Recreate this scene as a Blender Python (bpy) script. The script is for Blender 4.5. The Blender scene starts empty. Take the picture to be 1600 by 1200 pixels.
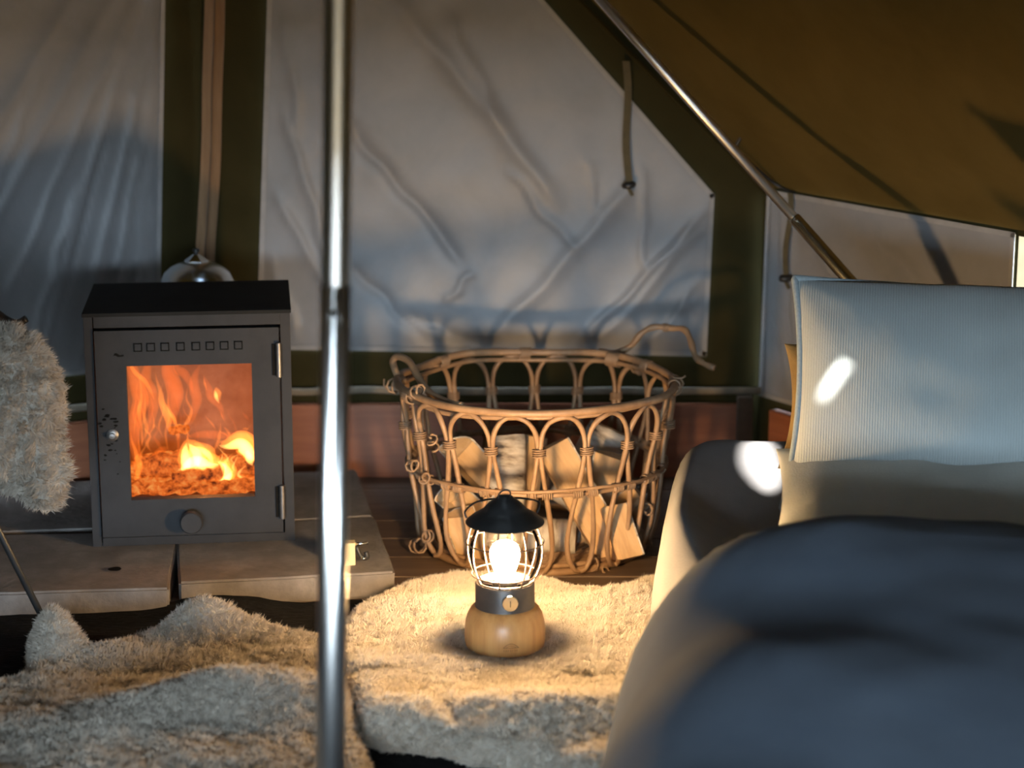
import bpy, bmesh, math, random
import numpy as np
from mathutils import Vector, Matrix, noise, geometry
random.seed(7)
RNG = np.random.default_rng(7)
SC = bpy.context.scene
COL = SC.collection
PI = math.pi

# ------------------------------------------------------------------ camera
F = 3400.0
PITCH = math.radians(13.0)
CAM = Vector((0.0, 0.0, 1.23))
FWD = Vector((0, math.cos(PITCH), -math.sin(PITCH)))
UP = Vector((0, math.sin(PITCH), math.cos(PITCH)))
cam_d = bpy.data.cameras.new('camera')
cam_d.sensor_width = 36.0
cam_d.lens = F * 36.0 / 1600.0
cam_d.clip_start = 0.02
cam_d.dof.use_dof = True
cam_d.dof.focus_distance = 3.66
cam_d.dof.aperture_fstop = 2.9
cam = bpy.data.objects.new('camera', cam_d)
COL.objects.link(cam)
cam.location = CAM
cam.rotation_euler = (PI / 2 - PITCH, 0, 0)
SC.camera = cam

# ------------------------------------------------------------------ world, sun, exposure
SC.view_settings.view_transform = 'Standard'
SC.view_settings.look = 'None'
SC.view_settings.exposure = 0.0
SC.view_settings.gamma = 1.0
SC.view_settings.use_curve_mapping = False
SC.cycles.use_denoising = True
SC.cycles.transparent_max_bounces = 48
SC.cycles.max_bounces = 8
SC.cycles.sample_clamp_indirect = 6.0
wd = bpy.data.worlds.new('overcast_sky')
SC.world = wd
wd.use_nodes = True
bg = wd.node_tree.nodes['Background']
bg.inputs['Color'].default_value = (0.64, 0.83, 1.0, 1)
bg.inputs['Strength'].default_value = 34.0
SUN_TO = Vector((-0.25, -0.25, 0.93)).normalized()
sd = bpy.data.lights.new('sun', 'SUN')
sd.energy = 32.0
sd.color = (1.0, 0.95, 0.88)
sd.angle = math.radians(0.9)
so = bpy.data.objects.new('sun', sd)
COL.objects.link(so)
so.rotation_euler = SUN_TO.to_track_quat('Z', 'Y').to_euler()
# daylight enters through the open tent door behind the photographer
DOOR = dict(x0=-1.4, x1=1.5, z1=0.95, y=-1.2)
pd = bpy.data.lights.new('door_daylight_portal', 'AREA')
pd.shape = 'RECTANGLE'
pd.size = DOOR['x1'] - DOOR['x0']
pd.size_y = DOOR['z1']
pd.cycles.is_portal = True
po = bpy.data.objects.new('door_daylight_portal', pd)
COL.objects.link(po)
po.location = ((DOOR['x0'] + DOOR['x1']) / 2, DOOR['y'] - 0.01, DOOR['z1'] / 2)
po.rotation_euler = (PI / 2, 0, 0)


# ------------------------------------------------------------------ helpers
def ray(x, y):
    return Vector((1, 0, 0)) * ((x - 800) / F) + UP * ((600 - y) / F) + FWD


def at(x, y, Y=None, z=None):
    d = ray(x, y)
    t = (Y - CAM.y) / d.y if Y is not None else (z - CAM.z) / d.z
    return CAM + d * t


def hit(x, y, p, n):
    d = ray(x, y)
    return CAM + d * ((p - CAM).dot(n) / d.dot(n))


def tag(o, label=None, cat=None, group=None, kind=None):
    if label: o['label'] = label
    if cat: o['category'] = cat
    if group: o['group'] = group
    if kind: o['kind'] = kind
    return o


def empty(name, loc=(0, 0, 0), rz=0.0):
    o = bpy.data.objects.new(name, None)
    o.empty_display_size = 0.05
    o.location = loc
    o.rotation_euler = (0, 0, rz)
    COL.objects.link(o)
    return o


def link(name, me, mat=None, parent=None, smooth=True, world=None):
    if mat is not None and not me.materials:
        me.materials.append(mat)
    if smooth:
        me.polygons.foreach_set('use_smooth', [True] * len(me.polygons))
    o = bpy.data.objects.new(name, me)
    COL.objects.link(o)
    if parent: o.parent = parent
    if world is not None: o.matrix_world = world
    return o


class MB:
    def __init__(s):
        s.v = []
        s.f = []

    def add(s, vs, fs):
        b = len(s.v)
        s.v += [tuple(p) for p in vs]
        s.f += [tuple(i + b for i in q) for q in fs]
        return s

    def box(s, c, h, M=None, bev=0.0):
        bm = bmesh.new()
        bmesh.ops.create_cube(bm, size=1)
        for p in bm.verts:
            p.co = Vector((p.co.x * 2 * h[0], p.co.y * 2 * h[1], p.co.z * 2 * h[2]))
        if bev:
            bmesh.ops.bevel(bm, geom=bm.edges[:] , offset=bev, segments=2, profile=0.7, affect='EDGES')
        bm.verts.index_update()
        vs = []
        for p in bm.verts:
            q = p.co.copy()
            if M is not None: q = M @ q
            vs.append(q + Vector(c))
        s.add(vs, [[x.index for x in q.verts] for q in bm.faces])
        bm.free()
        return s

    def tube(s, pts, r, n=8, closed=False, flat=1.0, cap=True):
        P = [Vector(p) for p in pts]
        m = len(P)
        R = r if hasattr(r, '__len__') else [r] * m
        vs, fs = [], []
        nrm = None
        for i in range(m):
            if closed:
                t = (P[(i + 1) % m] - P[i - 1])
            else:
                t = P[min(i + 1, m - 1)] - P[max(i - 1, 0)]
            t = t.normalized() if t.length > 1e-9 else Vector((0, 0, 1))
            if nrm is None:
                a = Vector((0, 1, 0)) if abs(t.y) < 0.8 else Vector((1, 0, 0))
                nrm = (a - t * a.dot(t)).normalized()
            else:
                nrm = nrm - t * nrm.dot(t)
                nrm = nrm.normalized() if nrm.length > 1e-6 else t.orthogonal().normalized()
            b = t.cross(nrm)
            for k in range(n):
                a = 2 * PI * k / n
                vs.append(P[i] + nrm * (math.cos(a) * R[i] * flat) + b * (math.sin(a) * R[i]))
        for i in range(m if closed else m - 1):
            j = (i + 1) % m
            for k in range(n):
                l = (k + 1) % n
                fs.append((i * n + k, i * n + l, j * n + l, j * n + k))
        if cap and not closed:
            fs.append(tuple(range(n - 1, -1, -1)))
            fs.append(tuple((m - 1) * n + k for k in range(n)))
        return s.add(vs, fs)

    def lathe(s, prof, n=32, c=(0, 0, 0)):
        vs, fs = [], []
        m = len(prof)
        for (r, z) in prof:
            for k in range(n):
                a = 2 * PI * k / n
                vs.append((c[0] + r * math.cos(a), c[1] + r * math.sin(a), c[2] + z))
        for i in range(m - 1):
            for k in range(n):
                l = (k + 1) % n
                fs.append((i * n + k, i * n + l, (i + 1) * n + l, (i + 1) * n + k))
        if prof[0][0] > 1e-6: fs.append(tuple(range(n - 1, -1, -1)))
        if prof[-1][0] > 1e-6: fs.append(tuple((m - 1) * n + k for k in range(n)))
        return s.add(vs, fs)

    def mesh(s, name):
        me = bpy.data.meshes.new(name)
        me.from_pydata(s.v, [], s.f)
        me.update()
        return me

    def build(s, name, mat, parent=None, smooth=True, auto=None):
        me = s.mesh(name)
        o = link(name, me, mat, parent, smooth)
        if auto is not None:
            me.set_sharp_from_angle(angle=math.radians(auto))
        return o


def cr(pts, n=6, closed=False):
    """Catmull-Rom through points"""
    P = [Vector(p) for p in pts]
    out = []
    m = len(P)
    rng = range(m) if closed else range(m - 1)
    for i in rng:
        if closed:
            a, b, c, d = P[i - 1], P[i], P[(i + 1) % m], P[(i + 2) % m]
        else:
            a, b, c, d = P[max(i - 1, 0)], P[i], P[i + 1], P[min(i + 2, m - 1)]
        for k in range(n):
            t = k / n
            out.append(0.5 * ((2 * b) + (c - a) * t + (2 * a - 5 * b + 4 * c - d) * t * t + (3 * b - a - 3 * c + d) * t ** 3))
    if not closed: out.append(P[-1])
    return out


# ------------------------------------------------------------------ materials
def new_mat(name):
    m = bpy.data.materials.new(name)
    m.use_nodes = True
    nt = m.node_tree
    for n in list(nt.nodes):
        nt.nodes.remove(n)
    out = nt.nodes.new('ShaderNodeOutputMaterial')
    return m, nt, out


def coords(nt, scale=(1, 1, 1), rot=(0, 0, 0)):
    tc = nt.nodes.new('ShaderNodeTexCoord')
    mp = nt.nodes.new('ShaderNodeMapping')
    mp.inputs['Scale'].default_value = scale
    mp.inputs['Rotation'].default_value = rot
    nt.links.new(tc.outputs['Object'], mp.inputs['Vector'])
    return mp.outputs['Vector']


def nz(nt, vec, scale, detail=4, rough=0.55, dist=0.0):
    n = nt.nodes.new('ShaderNodeTexNoise')
    n.inputs['Scale'].default_value = scale
    n.inputs['Detail'].default_value = detail
    n.inputs['Roughness'].default_value = rough
    n.inputs['Distortion'].default_value = dist
    nt.links.new(vec, n.inputs['Vector'])
    return n.outputs['Fac']


def ramp(nt, fac, stops):
    r = nt.nodes.new('ShaderNodeValToRGB')
    e = r.color_ramp.elements
    while len(e) < len(stops): e.new(0.5)
    for k, (p, c) in enumerate(stops):
        e[k].position = p
        e[k].color = (c[0], c[1], c[2], 1)
    nt.links.new(fac, r.inputs['Fac'])
    return r.outputs['Color']


def bump(nt, h, strength, dist=0.01, prev=None):
    b = nt.nodes.new('ShaderNodeBump')
    b.inputs['Strength'].default_value = strength
    b.inputs['Distance'].default_value = dist
    nt.links.new(h, b.inputs['Height'])
    if prev is not None: nt.links.new(prev, b.inputs['Normal'])
    return b.outputs['Normal']


def pbr(name, stops, scale=8.0, stretch=(1, 1, 1), rough=0.6, metal=0.0, bstr=0.2, bdist=0.004,
        bscale=None, dist=0.0, detail=5, spec=0.5, sheen=0.0, brot=(0, 0, 0)):
    m, nt, out = new_mat(name)
    v = coords(nt, stretch, brot)
    f = nz(nt, v, scale, detail, 0.6, dist)
    c = ramp(nt, f, stops)
    p = nt.nodes.new('ShaderNodeBsdfPrincipled')
    nt.links.new(c, p.inputs['Base Color'])
    p.inputs['Roughness'].default_value = rough
    p.inputs['Metallic'].default_value = metal
    p.inputs['Specular IOR Level'].default_value = spec
    if sheen:
        p.inputs['Sheen Weight'].default_value = sheen
    if bstr:
        h = nz(nt, v, bscale, 4) if bscale else f
        nt.links.new(bump(nt, h, bstr, bdist), p.inputs['Normal'])
    nt.links.new(p.outputs[0], out.inputs['Surface'])
    return m


def cloth_translucent(name, stops, scale, trans_col, fac, rough=0.8, weave=400, gloss=0.0, stretch=(1, 1, 1), bstr=0.2):
    m, nt, out = new_mat(name)
    v = coords(nt, stretch)
    c = ramp(nt, nz(nt, v, scale, 5, 0.6, 0.3), stops)
    p = nt.nodes.new('ShaderNodeBsdfPrincipled')
    p.inputs['Roughness'].default_value = rough
    p.inputs['Specular IOR Level'].default_value = gloss
    nt.links.new(c, p.inputs['Base Color'])
    nb = bump(nt, nz(nt, v, weave, 2), bstr, 0.002)
    nt.links.new(nb, p.inputs['Normal'])
    t = nt.nodes.new('ShaderNodeBsdfTranslucent')
    t.inputs['Color'].default_value = (*trans_col, 1)
    mx = nt.nodes.new('ShaderNodeMixShader')
    mx.inputs[0].default_value = fac
    nt.links.new(p.outputs[0], mx.inputs[1])
    nt.links.new(t.outputs[0], mx.inputs[2])
    nt.links.new(mx.outputs[0], out.inputs['Surface'])
    return m


def emit(name, col, s):
    m, nt, out = new_mat(name)
    e = nt.nodes.new('ShaderNodeEmission')
    e.inputs['Color'].default_value = (*col, 1)
    e.inputs['Strength'].default_value = s
    nt.links.new(e.outputs[0], out.inputs['Surface'])
    return m


def flame_mat(name, col, s):
    m, nt, out = new_mat(name)
    e = nt.nodes.new('ShaderNodeEmission')
    e.inputs['Color'].default_value = (*col, 1)
    e.inputs['Strength'].default_value = s
    nt.links.new(e.outputs[0], out.inputs['Volume'])
    return m


def thin_glass(name, tint=(1, 1, 1), ior=1.45, rough=0.02):
    m, nt, out = new_mat(name)
    t = nt.nodes.new('ShaderNodeBsdfTransparent')
    t.inputs['Color'].default_value = (*tint, 1)
    g = nt.nodes.new('ShaderNodeBsdfGlossy')
    g.inputs['Roughness'].default_value = rough
    fr = nt.nodes.new('ShaderNodeFresnel')
    fr.inputs['IOR'].default_value = ior
    mx = nt.nodes.new('ShaderNodeMixShader')
    nt.links.new(fr.outputs[0], mx.inputs[0])
    nt.links.new(t.outputs[0], mx.inputs[1])
    nt.links.new(g.outputs[0], mx.inputs[2])
    nt.links.new(mx.outputs[0], out.inputs['Surface'])
    return m


def wool_mat(name, a, b):
    m, nt, out = new_mat(name)
    v = coords(nt)
    c = ramp(nt, nz(nt, v, 22, 5, 0.65), [(0.3, a), (0.7, b)])
    d = nt.nodes.new('ShaderNodeBsdfDiffuse')
    nt.links.new(c, d.inputs['Color'])
    t = nt.nodes.new('ShaderNodeBsdfTranslucent')
    nt.links.new(c, t.inputs['Color'])
    mx = nt.nodes.new('ShaderNodeMixShader')
    mx.inputs[0].default_value = 0.38
    nt.links.new(d.outputs[0], mx.inputs[1])
    nt.links.new(t.outputs[0], mx.inputs[2])
    nt.links.new(mx.outputs[0], out.inputs['Surface'])
    return m


def rib_cloth(name, c1, c2, period, axis, rough=0.9, sheen=0.3):
    """woven cloth with fine ribs across a local axis"""
    m, nt, out = new_mat(name)
    tc = nt.nodes.new('ShaderNodeTexCoord')
    v = coords(nt)
    w = nt.nodes.new('ShaderNodeTexWave')
    w.bands_direction = axis
    w.inputs['Scale'].default_value = 1.0 / period / 3.18
    w.inputs['Distortion'].default_value = 1.2
    w.inputs['Detail Scale'].default_value = 3.0
    nt.links.new(v, w.inputs['Vector'])
    n = nz(nt, v, 9, 4)
    mth = nt.nodes.new('ShaderNodeMath')
    mth.operation = 'MULTIPLY_ADD'
    mth.inputs[1].default_value = 0.45
    nt.links.new(w.outputs['Fac'], mth.inputs[0])
    sc2 = nt.nodes.new('ShaderNodeMath')
    sc2.operation = 'MULTIPLY'
    sc2.inputs[1].default_value = 0.55
    nt.links.new(n, sc2.inputs[0])
    nt.links.new(sc2.outputs[0], mth.inputs[2])
    c = ramp(nt, mth.outputs[0], [(0.2, c1), (0.8, c2)])
    p = nt.nodes.new('ShaderNodeBsdfPrincipled')
    p.inputs['Roughness'].default_value = rough
    p.inputs['Specular IOR Level'].default_value = 0.2
    p.inputs['Sheen Weight'].default_value = sheen
    nt.links.new(c, p.inputs['Base Color'])
    nt.links.new(bump(nt, w.outputs['Fac'], 0.4, 0.0015), p.inputs['Normal'])
    nt.links.new(p.outputs[0], out.inputs['Surface'])
    return m


M = {}
M['canvas'] = cloth_translucent('olive_canvas', [(0.3, (0.026, 0.0215, 0.009)), (0.7, (0.039, 0.032, 0.0135))], 5, (0.06, 0.05, 0.02), 0.0022, weave=500)
M['roof'] = cloth_translucent('brown_olive_roof_canvas', [(0.3, (0.072, 0.048, 0.014)), (0.7, (0.098, 0.066, 0.021))], 4, (0.10, 0.060, 0.016), 0.0022, weave=500)
M['film'] = cloth_translucent('grey_window_film', [(0.3, (0.205, 0.205, 0.213)), (0.7, (0.262, 0.258, 0.266))], 7, (0.5, 0.5, 0.52), 0.0005, rough=0.42, weave=45, gloss=0.35, bstr=0.25)
M['hem'] = pbr('pale_hem_tape', [(0.3, (0.17, 0.14, 0.10)), (0.7, (0.25, 0.21, 0.155))], 30, rough=0.8)
M['filmhem'] = pbr('white_window_hem', [(0.3, (0.26, 0.256, 0.256)), (0.7, (0.33, 0.32, 0.32))], 30, rough=0.7)
M['strap'] = pbr('tan_webbing', [(0.3, (0.15, 0.083, 0.038)), (0.7, (0.22, 0.125, 0.06))], 14, (6, 6, 0.6), rough=0.85, bstr=0.3)
M['strapdark'] = pbr('dark_zip', [(0.3, (0.06, 0.04, 0.025)), (0.7, (0.1, 0.065, 0.04))], 30, rough=0.7)
M['olivestrap'] = pbr('olive_webbing', [(0.3, (0.07, 0.057, 0.028)), (0.7, (0.105, 0.085, 0.045))], 40, rough=0.85)
M['plastic'] = pbr('black_plastic', [(0.3, (0.012, 0.012, 0.013)), (0.7, (0.02, 0.02, 0.02))], 20, rough=0.4, bstr=0.05)
M['board'] = pbr('red_stained_board', [(0.25, (0.26, 0.085, 0.040)), (0.75, (0.38, 0.135, 0.062))], 7, (0.7, 3, 9), rough=0.55, dist=0.6, bstr=0.15)
M['plank'] = pbr('dark_floor_plank', [(0.25, (0.075, 0.045, 0.026)), (0.5, (0.12, 0.075, 0.045)), (0.8, (0.17, 0.108, 0.066))], 6, (0.8, 8, 8), rough=0.6, dist=0.8, bstr=0.25)
M['earth'] = pbr('outdoor_earth', [(0.3, (0.030, 0.022, 0.013)), (0.7, (0.045, 0.034, 0.02))], 3, rough=0.95, spec=0.0)
M['paver'] = pbr('concrete_paver', [(0.25, (0.12, 0.105, 0.094)), (0.5, (0.185, 0.164, 0.150)), (0.8, (0.285, 0.258, 0.238))], 16, rough=0.9, bstr=0.5, bdist=0.003, detail=8, bscale=90)
M['steel_pole'] = pbr('polished_steel', [(0.3, (0.84, 0.80, 0.77)), (0.7, (0.92, 0.88, 0.85))], 6, (1, 1, 0.1), rough=0.31, metal=1.0, bstr=0.03)
M['chrome'] = pbr('chrome', [(0.3, (0.80, 0.84, 0.86)), (0.7, (0.86, 0.9, 0.92))], 4, rough=0.13, metal=1.0, bstr=0.0)
M['thin_steel'] = pbr('bright_steel', [(0.3, (0.72, 0.69, 0.67)), (0.7, (0.82, 0.79, 0.77))], 6, rough=0.36, metal=1.0, bstr=0.02)
M['brushed'] = pbr('brushed_steel', [(0.3, (0.72, 0.77, 0.80)), (0.7, (0.82, 0.87, 0.9))], 30, (1, 1, 0.2), rough=0.27, metal=1.0, bstr=0.02)
M['brass_pole'] = pbr('zinc_yellow_steel', [(0.3, (0.52, 0.49, 0.38)), (0.7, (0.62, 0.58, 0.46))], 6, rough=0.24, metal=1.0, bstr=0.02)
M['stove'] = pbr('dark_painted_steel', [(0.3, (0.023, 0.023, 0.025)), (0.7, (0.034, 0.034, 0.0365))], 14, rough=0.62, metal=0.0, bstr=0.06, bscale=120, spec=0.18)
M['stove_top'] = pbr('black_stove_top', [(0.3, (0.010, 0.010, 0.010)), (0.7, (0.016, 0.016, 0.016))], 14, rough=0.75, bstr=0.06, spec=0.15)
M['soot'] = pbr('sooty_firebrick', [(0.3, (0.10, 0.065, 0.045)), (0.7, (0.24, 0.15, 0.10))], 20, rough=0.95, bstr=0.5)
M['black'] = pbr('matte_black_metal', [(0.3, (0.012, 0.012, 0.012)), (0.7, (0.02, 0.02, 0.02))], 30, rough=0.42, bstr=0.04)
M['hinge'] = pbr('worn_hinge_steel', [(0.3, (0.16, 0.15, 0.145)), (0.7, (0.25, 0.235, 0.22))], 60, rough=0.4, metal=0.8, bstr=0.1)
M['scorch'] = pbr('scorch_mark', [(0.3, (0.005, 0.005, 0.005)), (0.7, (0.012, 0.011, 0.010))], 60, rough=0.9, spec=0.05)
M['pane'] = thin_glass('stove_glass', (1.0, 0.97, 0.93), 1.3)
M['globe'] = thin_glass('lantern_glass', (1, 1, 1), 1.10)
M['bulb'] = emit('lit_warm_bulb', (1.0, 0.64, 0.30), 860.0)
M['wire'] = pbr('dark_lantern_wire', [(0.3, (0.14, 0.10, 0.09)), (0.7, (0.20, 0.15, 0.13))], 30, rough=0.3, metal=0.7, bstr=0.0)
M['bamboo'] = pbr('bamboo_wood', [(0.3, (0.50, 0.235, 0.075)), (0.5, (0.64, 0.34, 0.12)), (0.75, (0.76, 0.45, 0.18))], 42, (1.0, 1.0, 0.05), rough=0.34, bstr=0.05, dist=0.3)
M['brand'] = pbr('burnt_bamboo_mark', [(0.3, (0.36, 0.17, 0.06)), (0.7, (0.42, 0.21, 0.08))], 30, rough=0.5, bstr=0)
M['collar'] = pbr('gunmetal_collar', [(0.3, (0.075, 0.07, 0.066)), (0.7, (0.11, 0.10, 0.095))], 30, rough=0.42, metal=0.4, bstr=0.03)
M['cane'] = pbr('rattan_cane', [(0.2, (0.17, 0.095, 0.05)), (0.5, (0.29, 0.172, 0.092)), (0.8, (0.40, 0.255, 0.145))], 28, (1, 1, 0.7), rough=0.5, bstr=0.2, detail=7)
M['canebind'] = pbr('rattan_binding', [(0.2, (0.17, 0.10, 0.055)), (0.8, (0.36, 0.23, 0.135))], 60, rough=0.55, bstr=0.25)
M['splitwood'] = pbr('split_birch_wood', [(0.2, (0.42, 0.24, 0.11)), (0.5, (0.60, 0.38, 0.19)), (0.8, (0.72, 0.50, 0.28))], 16, (3, 3, 0.5), rough=0.75, bstr=0.35, dist=0.4, bdist=0.003)
M['bark'] = pbr('birch_bark', [(0.30, (0.05, 0.04, 0.035)), (0.40, (0.36, 0.30, 0.24)), (0.52, (0.62, 0.56, 0.48)), (0.8, (0.74, 0.69, 0.62))], 9, (1.2, 1.2, 4.5), rough=0.8, bstr=0.5, detail=7, bdist=0.004)
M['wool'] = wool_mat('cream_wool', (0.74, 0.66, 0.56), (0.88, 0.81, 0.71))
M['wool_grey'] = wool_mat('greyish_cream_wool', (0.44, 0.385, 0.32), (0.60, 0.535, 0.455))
M['blackrug'] = pbr('black_wool_rug', [(0.3, (0.006, 0.006, 0.007)), (0.6, (0.014, 0.014, 0.015)), (0.8, (0.03, 0.03, 0.03))], 60, (1, 2.5, 1), rough=0.95, bstr=0.9, bdist=0.006, spec=0.1)
M['duvet'] = pbr('navy_grey_linen', [(0.3, (0.076, 0.098, 0.132)), (0.7, (0.104, 0.130, 0.168))], 6, rough=0.95, bstr=0.25, bscale=350, spec=0.05, sheen=0.10)
M['sheet'] = pbr('grey_brown_sheet', [(0.3, (0.155, 0.152, 0.155)), (0.7, (0.200, 0.196, 0.196))], 6, rough=0.95, bstr=0.2, bscale=300, spec=0.05)
M['pillow_top'] = rib_cloth('sage_ribbed_linen', (0.34, 0.375, 0.37), (0.43, 0.465, 0.46), 0.0042, 'X')
M['pillow_low'] = pbr('olive_grey_linen', [(0.3, (0.58, 0.59, 0.53)), (0.7, (0.68, 0.685, 0.62))], 8, rough=0.9, bstr=0.25, bscale=300, spec=0.15, sheen=0.2)
M['piping'] = pbr('pale_piping', [(0.3, (0.26, 0.31, 0.33)), (0.7, (0.34, 0.39, 0.41))], 150, rough=0.9, bstr=0.4)
M['mustard'] = pbr('mustard_linen', [(0.3, (0.22, 0.135, 0.045)), (0.7, (0.30, 0.19, 0.065))], 14, rough=0.9, bstr=0.3, bscale=200)
M['leather'] = pbr('dark_leather', [(0.3, (0.030, 0.018, 0.011)), (0.7, (0.05, 0.03, 0.018))], 20, rough=0.6, bstr=0.3)
M['cream'] = pbr('cream_wax_block', [(0.3, (0.70, 0.55, 0.30)), (0.7, (0.80, 0.65, 0.38))], 20, rough=0.6, bstr=0.1)


# ------------------------------------------------------------------ structure: ground, floor, tent
WY = 4.48
g = MB().add([(-900, -900, -0.09), (900, -900, -0.09), (900, 900, -0.09), (-900, 900, -0.09)], [(0, 1, 2, 3)]).build('ground', M['earth'], smooth=False)
tag(g, 'bare earth outside around the tent', kind='structure')

floor = MB().box((-0.1, 1.6, -0.055), (2.5, 2.95, 0.025)).build('floor', M['plank'], smooth=False)
tag(floor, 'dark wooden plank floor of the tent', kind='structure')
pl_w = 0.118
y = -1.3
k = 0
pmesh = []
for q in range(4):
    pmesh.append(MB().box((0, 0, 0), (2.45, pl_w / 2 - 0.0018, 0.015), bev=0.002).mesh('plank'))
while y < 4.5:
    o = link('plank', pmesh[k % 4], M['plank'], floor, smooth=False)
    o.location = (-0.1 + random.uniform(-0.04, 0.04), y + pl_w / 2, -0.015 + random.uniform(-0.0012, 0.0))
    o.rotation_euler = (0, 0, PI if k % 2 else 0)
    y += pl_w
    k += 1


def plane_frame(p0, du):
    """local frame for a vertical wall: s along du, t up"""
    du = Vector(du).normalized()
    n = du.cross(Vector((0, 0, 1)))
    return Vector(p0), du, n


def wall_poly(name, p0, du, outer, holes, mat, label, thick=0.003):
    P0, du, n = plane_frame(p0, du)
    loops = [outer] + holes
    flat = [p for l in loops for p in l]
    tris = geometry.tessellate_polygon([[Vector((a, b, 0)) for a, b in l] for l in loops])
    vs = [P0 + du * a + Vector((0, 0, b)) for a, b in flat]
    me = bpy.data.meshes.new(name)
    me.from_pydata([tuple(v) for v in vs], [], [tuple(t) for t in tris])
    bm = bmesh.new()
    bm.from_mesh(me)
    bmesh.ops.recalc_face_normals(bm, faces=bm.faces)
    bm.to_mesh(me)
    bm.free()
    o = link(name, me, mat, None, smooth=False)
    tag(o, label, kind='structure')
    return o


def to_st(p, p0, du):
    du = Vector(du).normalized()
    return ((p - Vector(p0)).dot(du), p.z)


def film_panel(name, p0, du, poly, creases, label, res=0.008, amp=0.006, inset=0.004, seed=0, freq=5.0):
    """slack film stretched in a window opening: convex polygon in (s, t), real folds"""
    P0, du, n = plane_frame(p0, du)
    if n.y > 0: n = -n            # towards the inside
    s0 = min(a for a, b in poly); s1 = max(a for a, b in poly)
    t0 = min(b for a, b in poly); t1 = max(b for a, b in poly)
    nx = int((s1 - s0) / res) + 1
    ny = int((t1 - t0) / res) + 1
    bm = bmesh.new()
    vv = [[bm.verts.new((s0 + (s1 - s0) * i / nx, t0 + (t1 - t0) * j / ny, 0)) for i in range(nx + 1)] for j in range(ny + 1)]
    for j in range(ny):
        for i in range(nx):
            bm.faces.new((vv[j][i], vv[j][i + 1], vv[j + 1][i + 1], vv[j + 1][i]))
    cx = sum(a for a, b in poly) / len(poly); cy = sum(b for a, b in poly) / len(poly)
    m = len(poly)
    edges = []
    for i in range(m):
        a = Vector((*poly[i], 0)); b = Vector((*poly[(i + 1) % m], 0))
        e = (b - a).normalized()
        nn = Vector((e.y, -e.x, 0))
        if nn.dot(Vector((cx, cy, 0)) - a) > 0: nn = -nn
        edges.append((a, nn))
        bmesh.ops.bisect_plane(bm, geom=bm.verts[:] + bm.edges[:] + bm.faces[:], plane_co=a, plane_no=nn, clear_outer=True)
    cs = [(Vector((*a, 0)), Vector((*b, 0)), w, h) for a, b, w, h in creases]
    for p in bm.verts:
        q = p.co.copy()
        d = min((a - q).dot(nn) for a, nn in edges)
        k_ = min(1.0, max(0.0, d / 0.05))
        z = amp * noise.noise(Vector((q.x * freq, q.y * freq, seed))) + amp * 0.35 * noise.noise(Vector((q.x * freq * 3.1, q.y * freq * 3.1, seed + 5)))
        for a, b, w, h in cs:
            ab = b - a
            t = (q - a).dot(ab) / ab.length_squared
            if -0.1 < t < 1.1:
                foot = a + ab * t
                wob = 0.012 * noise.noise(Vector((t * 4, seed, h * 900)))
                dd = (q - foot).length if (q - foot).cross(ab).z > 0 else -(q - foot).length
                dd += wob
                fade = min(1, max(0, (t + 0.1) / 0.15)) * min(1, max(0, (1.1 - t) / 0.15))
                w_ = w * 0.55
                z += 1.15 * h * fade / (1 + (dd / w_) ** 2)
        p.co.z = z * k_
    for p in bm.verts:
        q = p.co
        p.co = P0 + du * q.x + Vector((0, 0, q.y)) + n * (inset + q.z)
    bm.normal_update()
    me = bpy.data.meshes.new(name)
    bm.to_mesh(me)
    bm.free()
    o = link(name, me, M['film'])
    tag(o, label, kind='structure')
    # stitched hem around the film
    pts = [P0 + du * a + Vector((0, 0, b)) + n * (inset + 0.0025) for a, b in poly]
    hm = MB()
    for i in range(m):
        a, b = pts[i], pts[(i + 1) % m]
        e = (b - a).normalized()
        side = n.cross(e) * 0.005
        hm.add([a - side - e * 0.004, b - side + e * 0.004, b + side + e * 0.004, a + side - e * 0.004,
                a - side - e * 0.004 + n * 0.002, b - side + e * 0.004 + n * 0.002, b + side + e * 0.004 + n * 0.002, a + side - e * 0.004 + n * 0.002],
               [(4, 5, 6, 7), (0, 3, 2, 1), (0, 1, 5, 4), (2, 3, 7, 6)])
    hm.build('window_frame', M['filmhem'], o, smooth=False)
    return o


# back wall
BL = Vector((-0.63, WY, 0))
pB = at(1195, 290, Y=WY)
pA = at(925, 0, Y=WY)
slope = (pA.z - pB.z) / (pA.x - pB.x)
backtop = pB.z + slope * (BL.x - pB.x)
dback = Vector((1, 0, 0))


def bst(x, y): return to_st(at(x, y, Y=WY), BL, dback)


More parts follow.
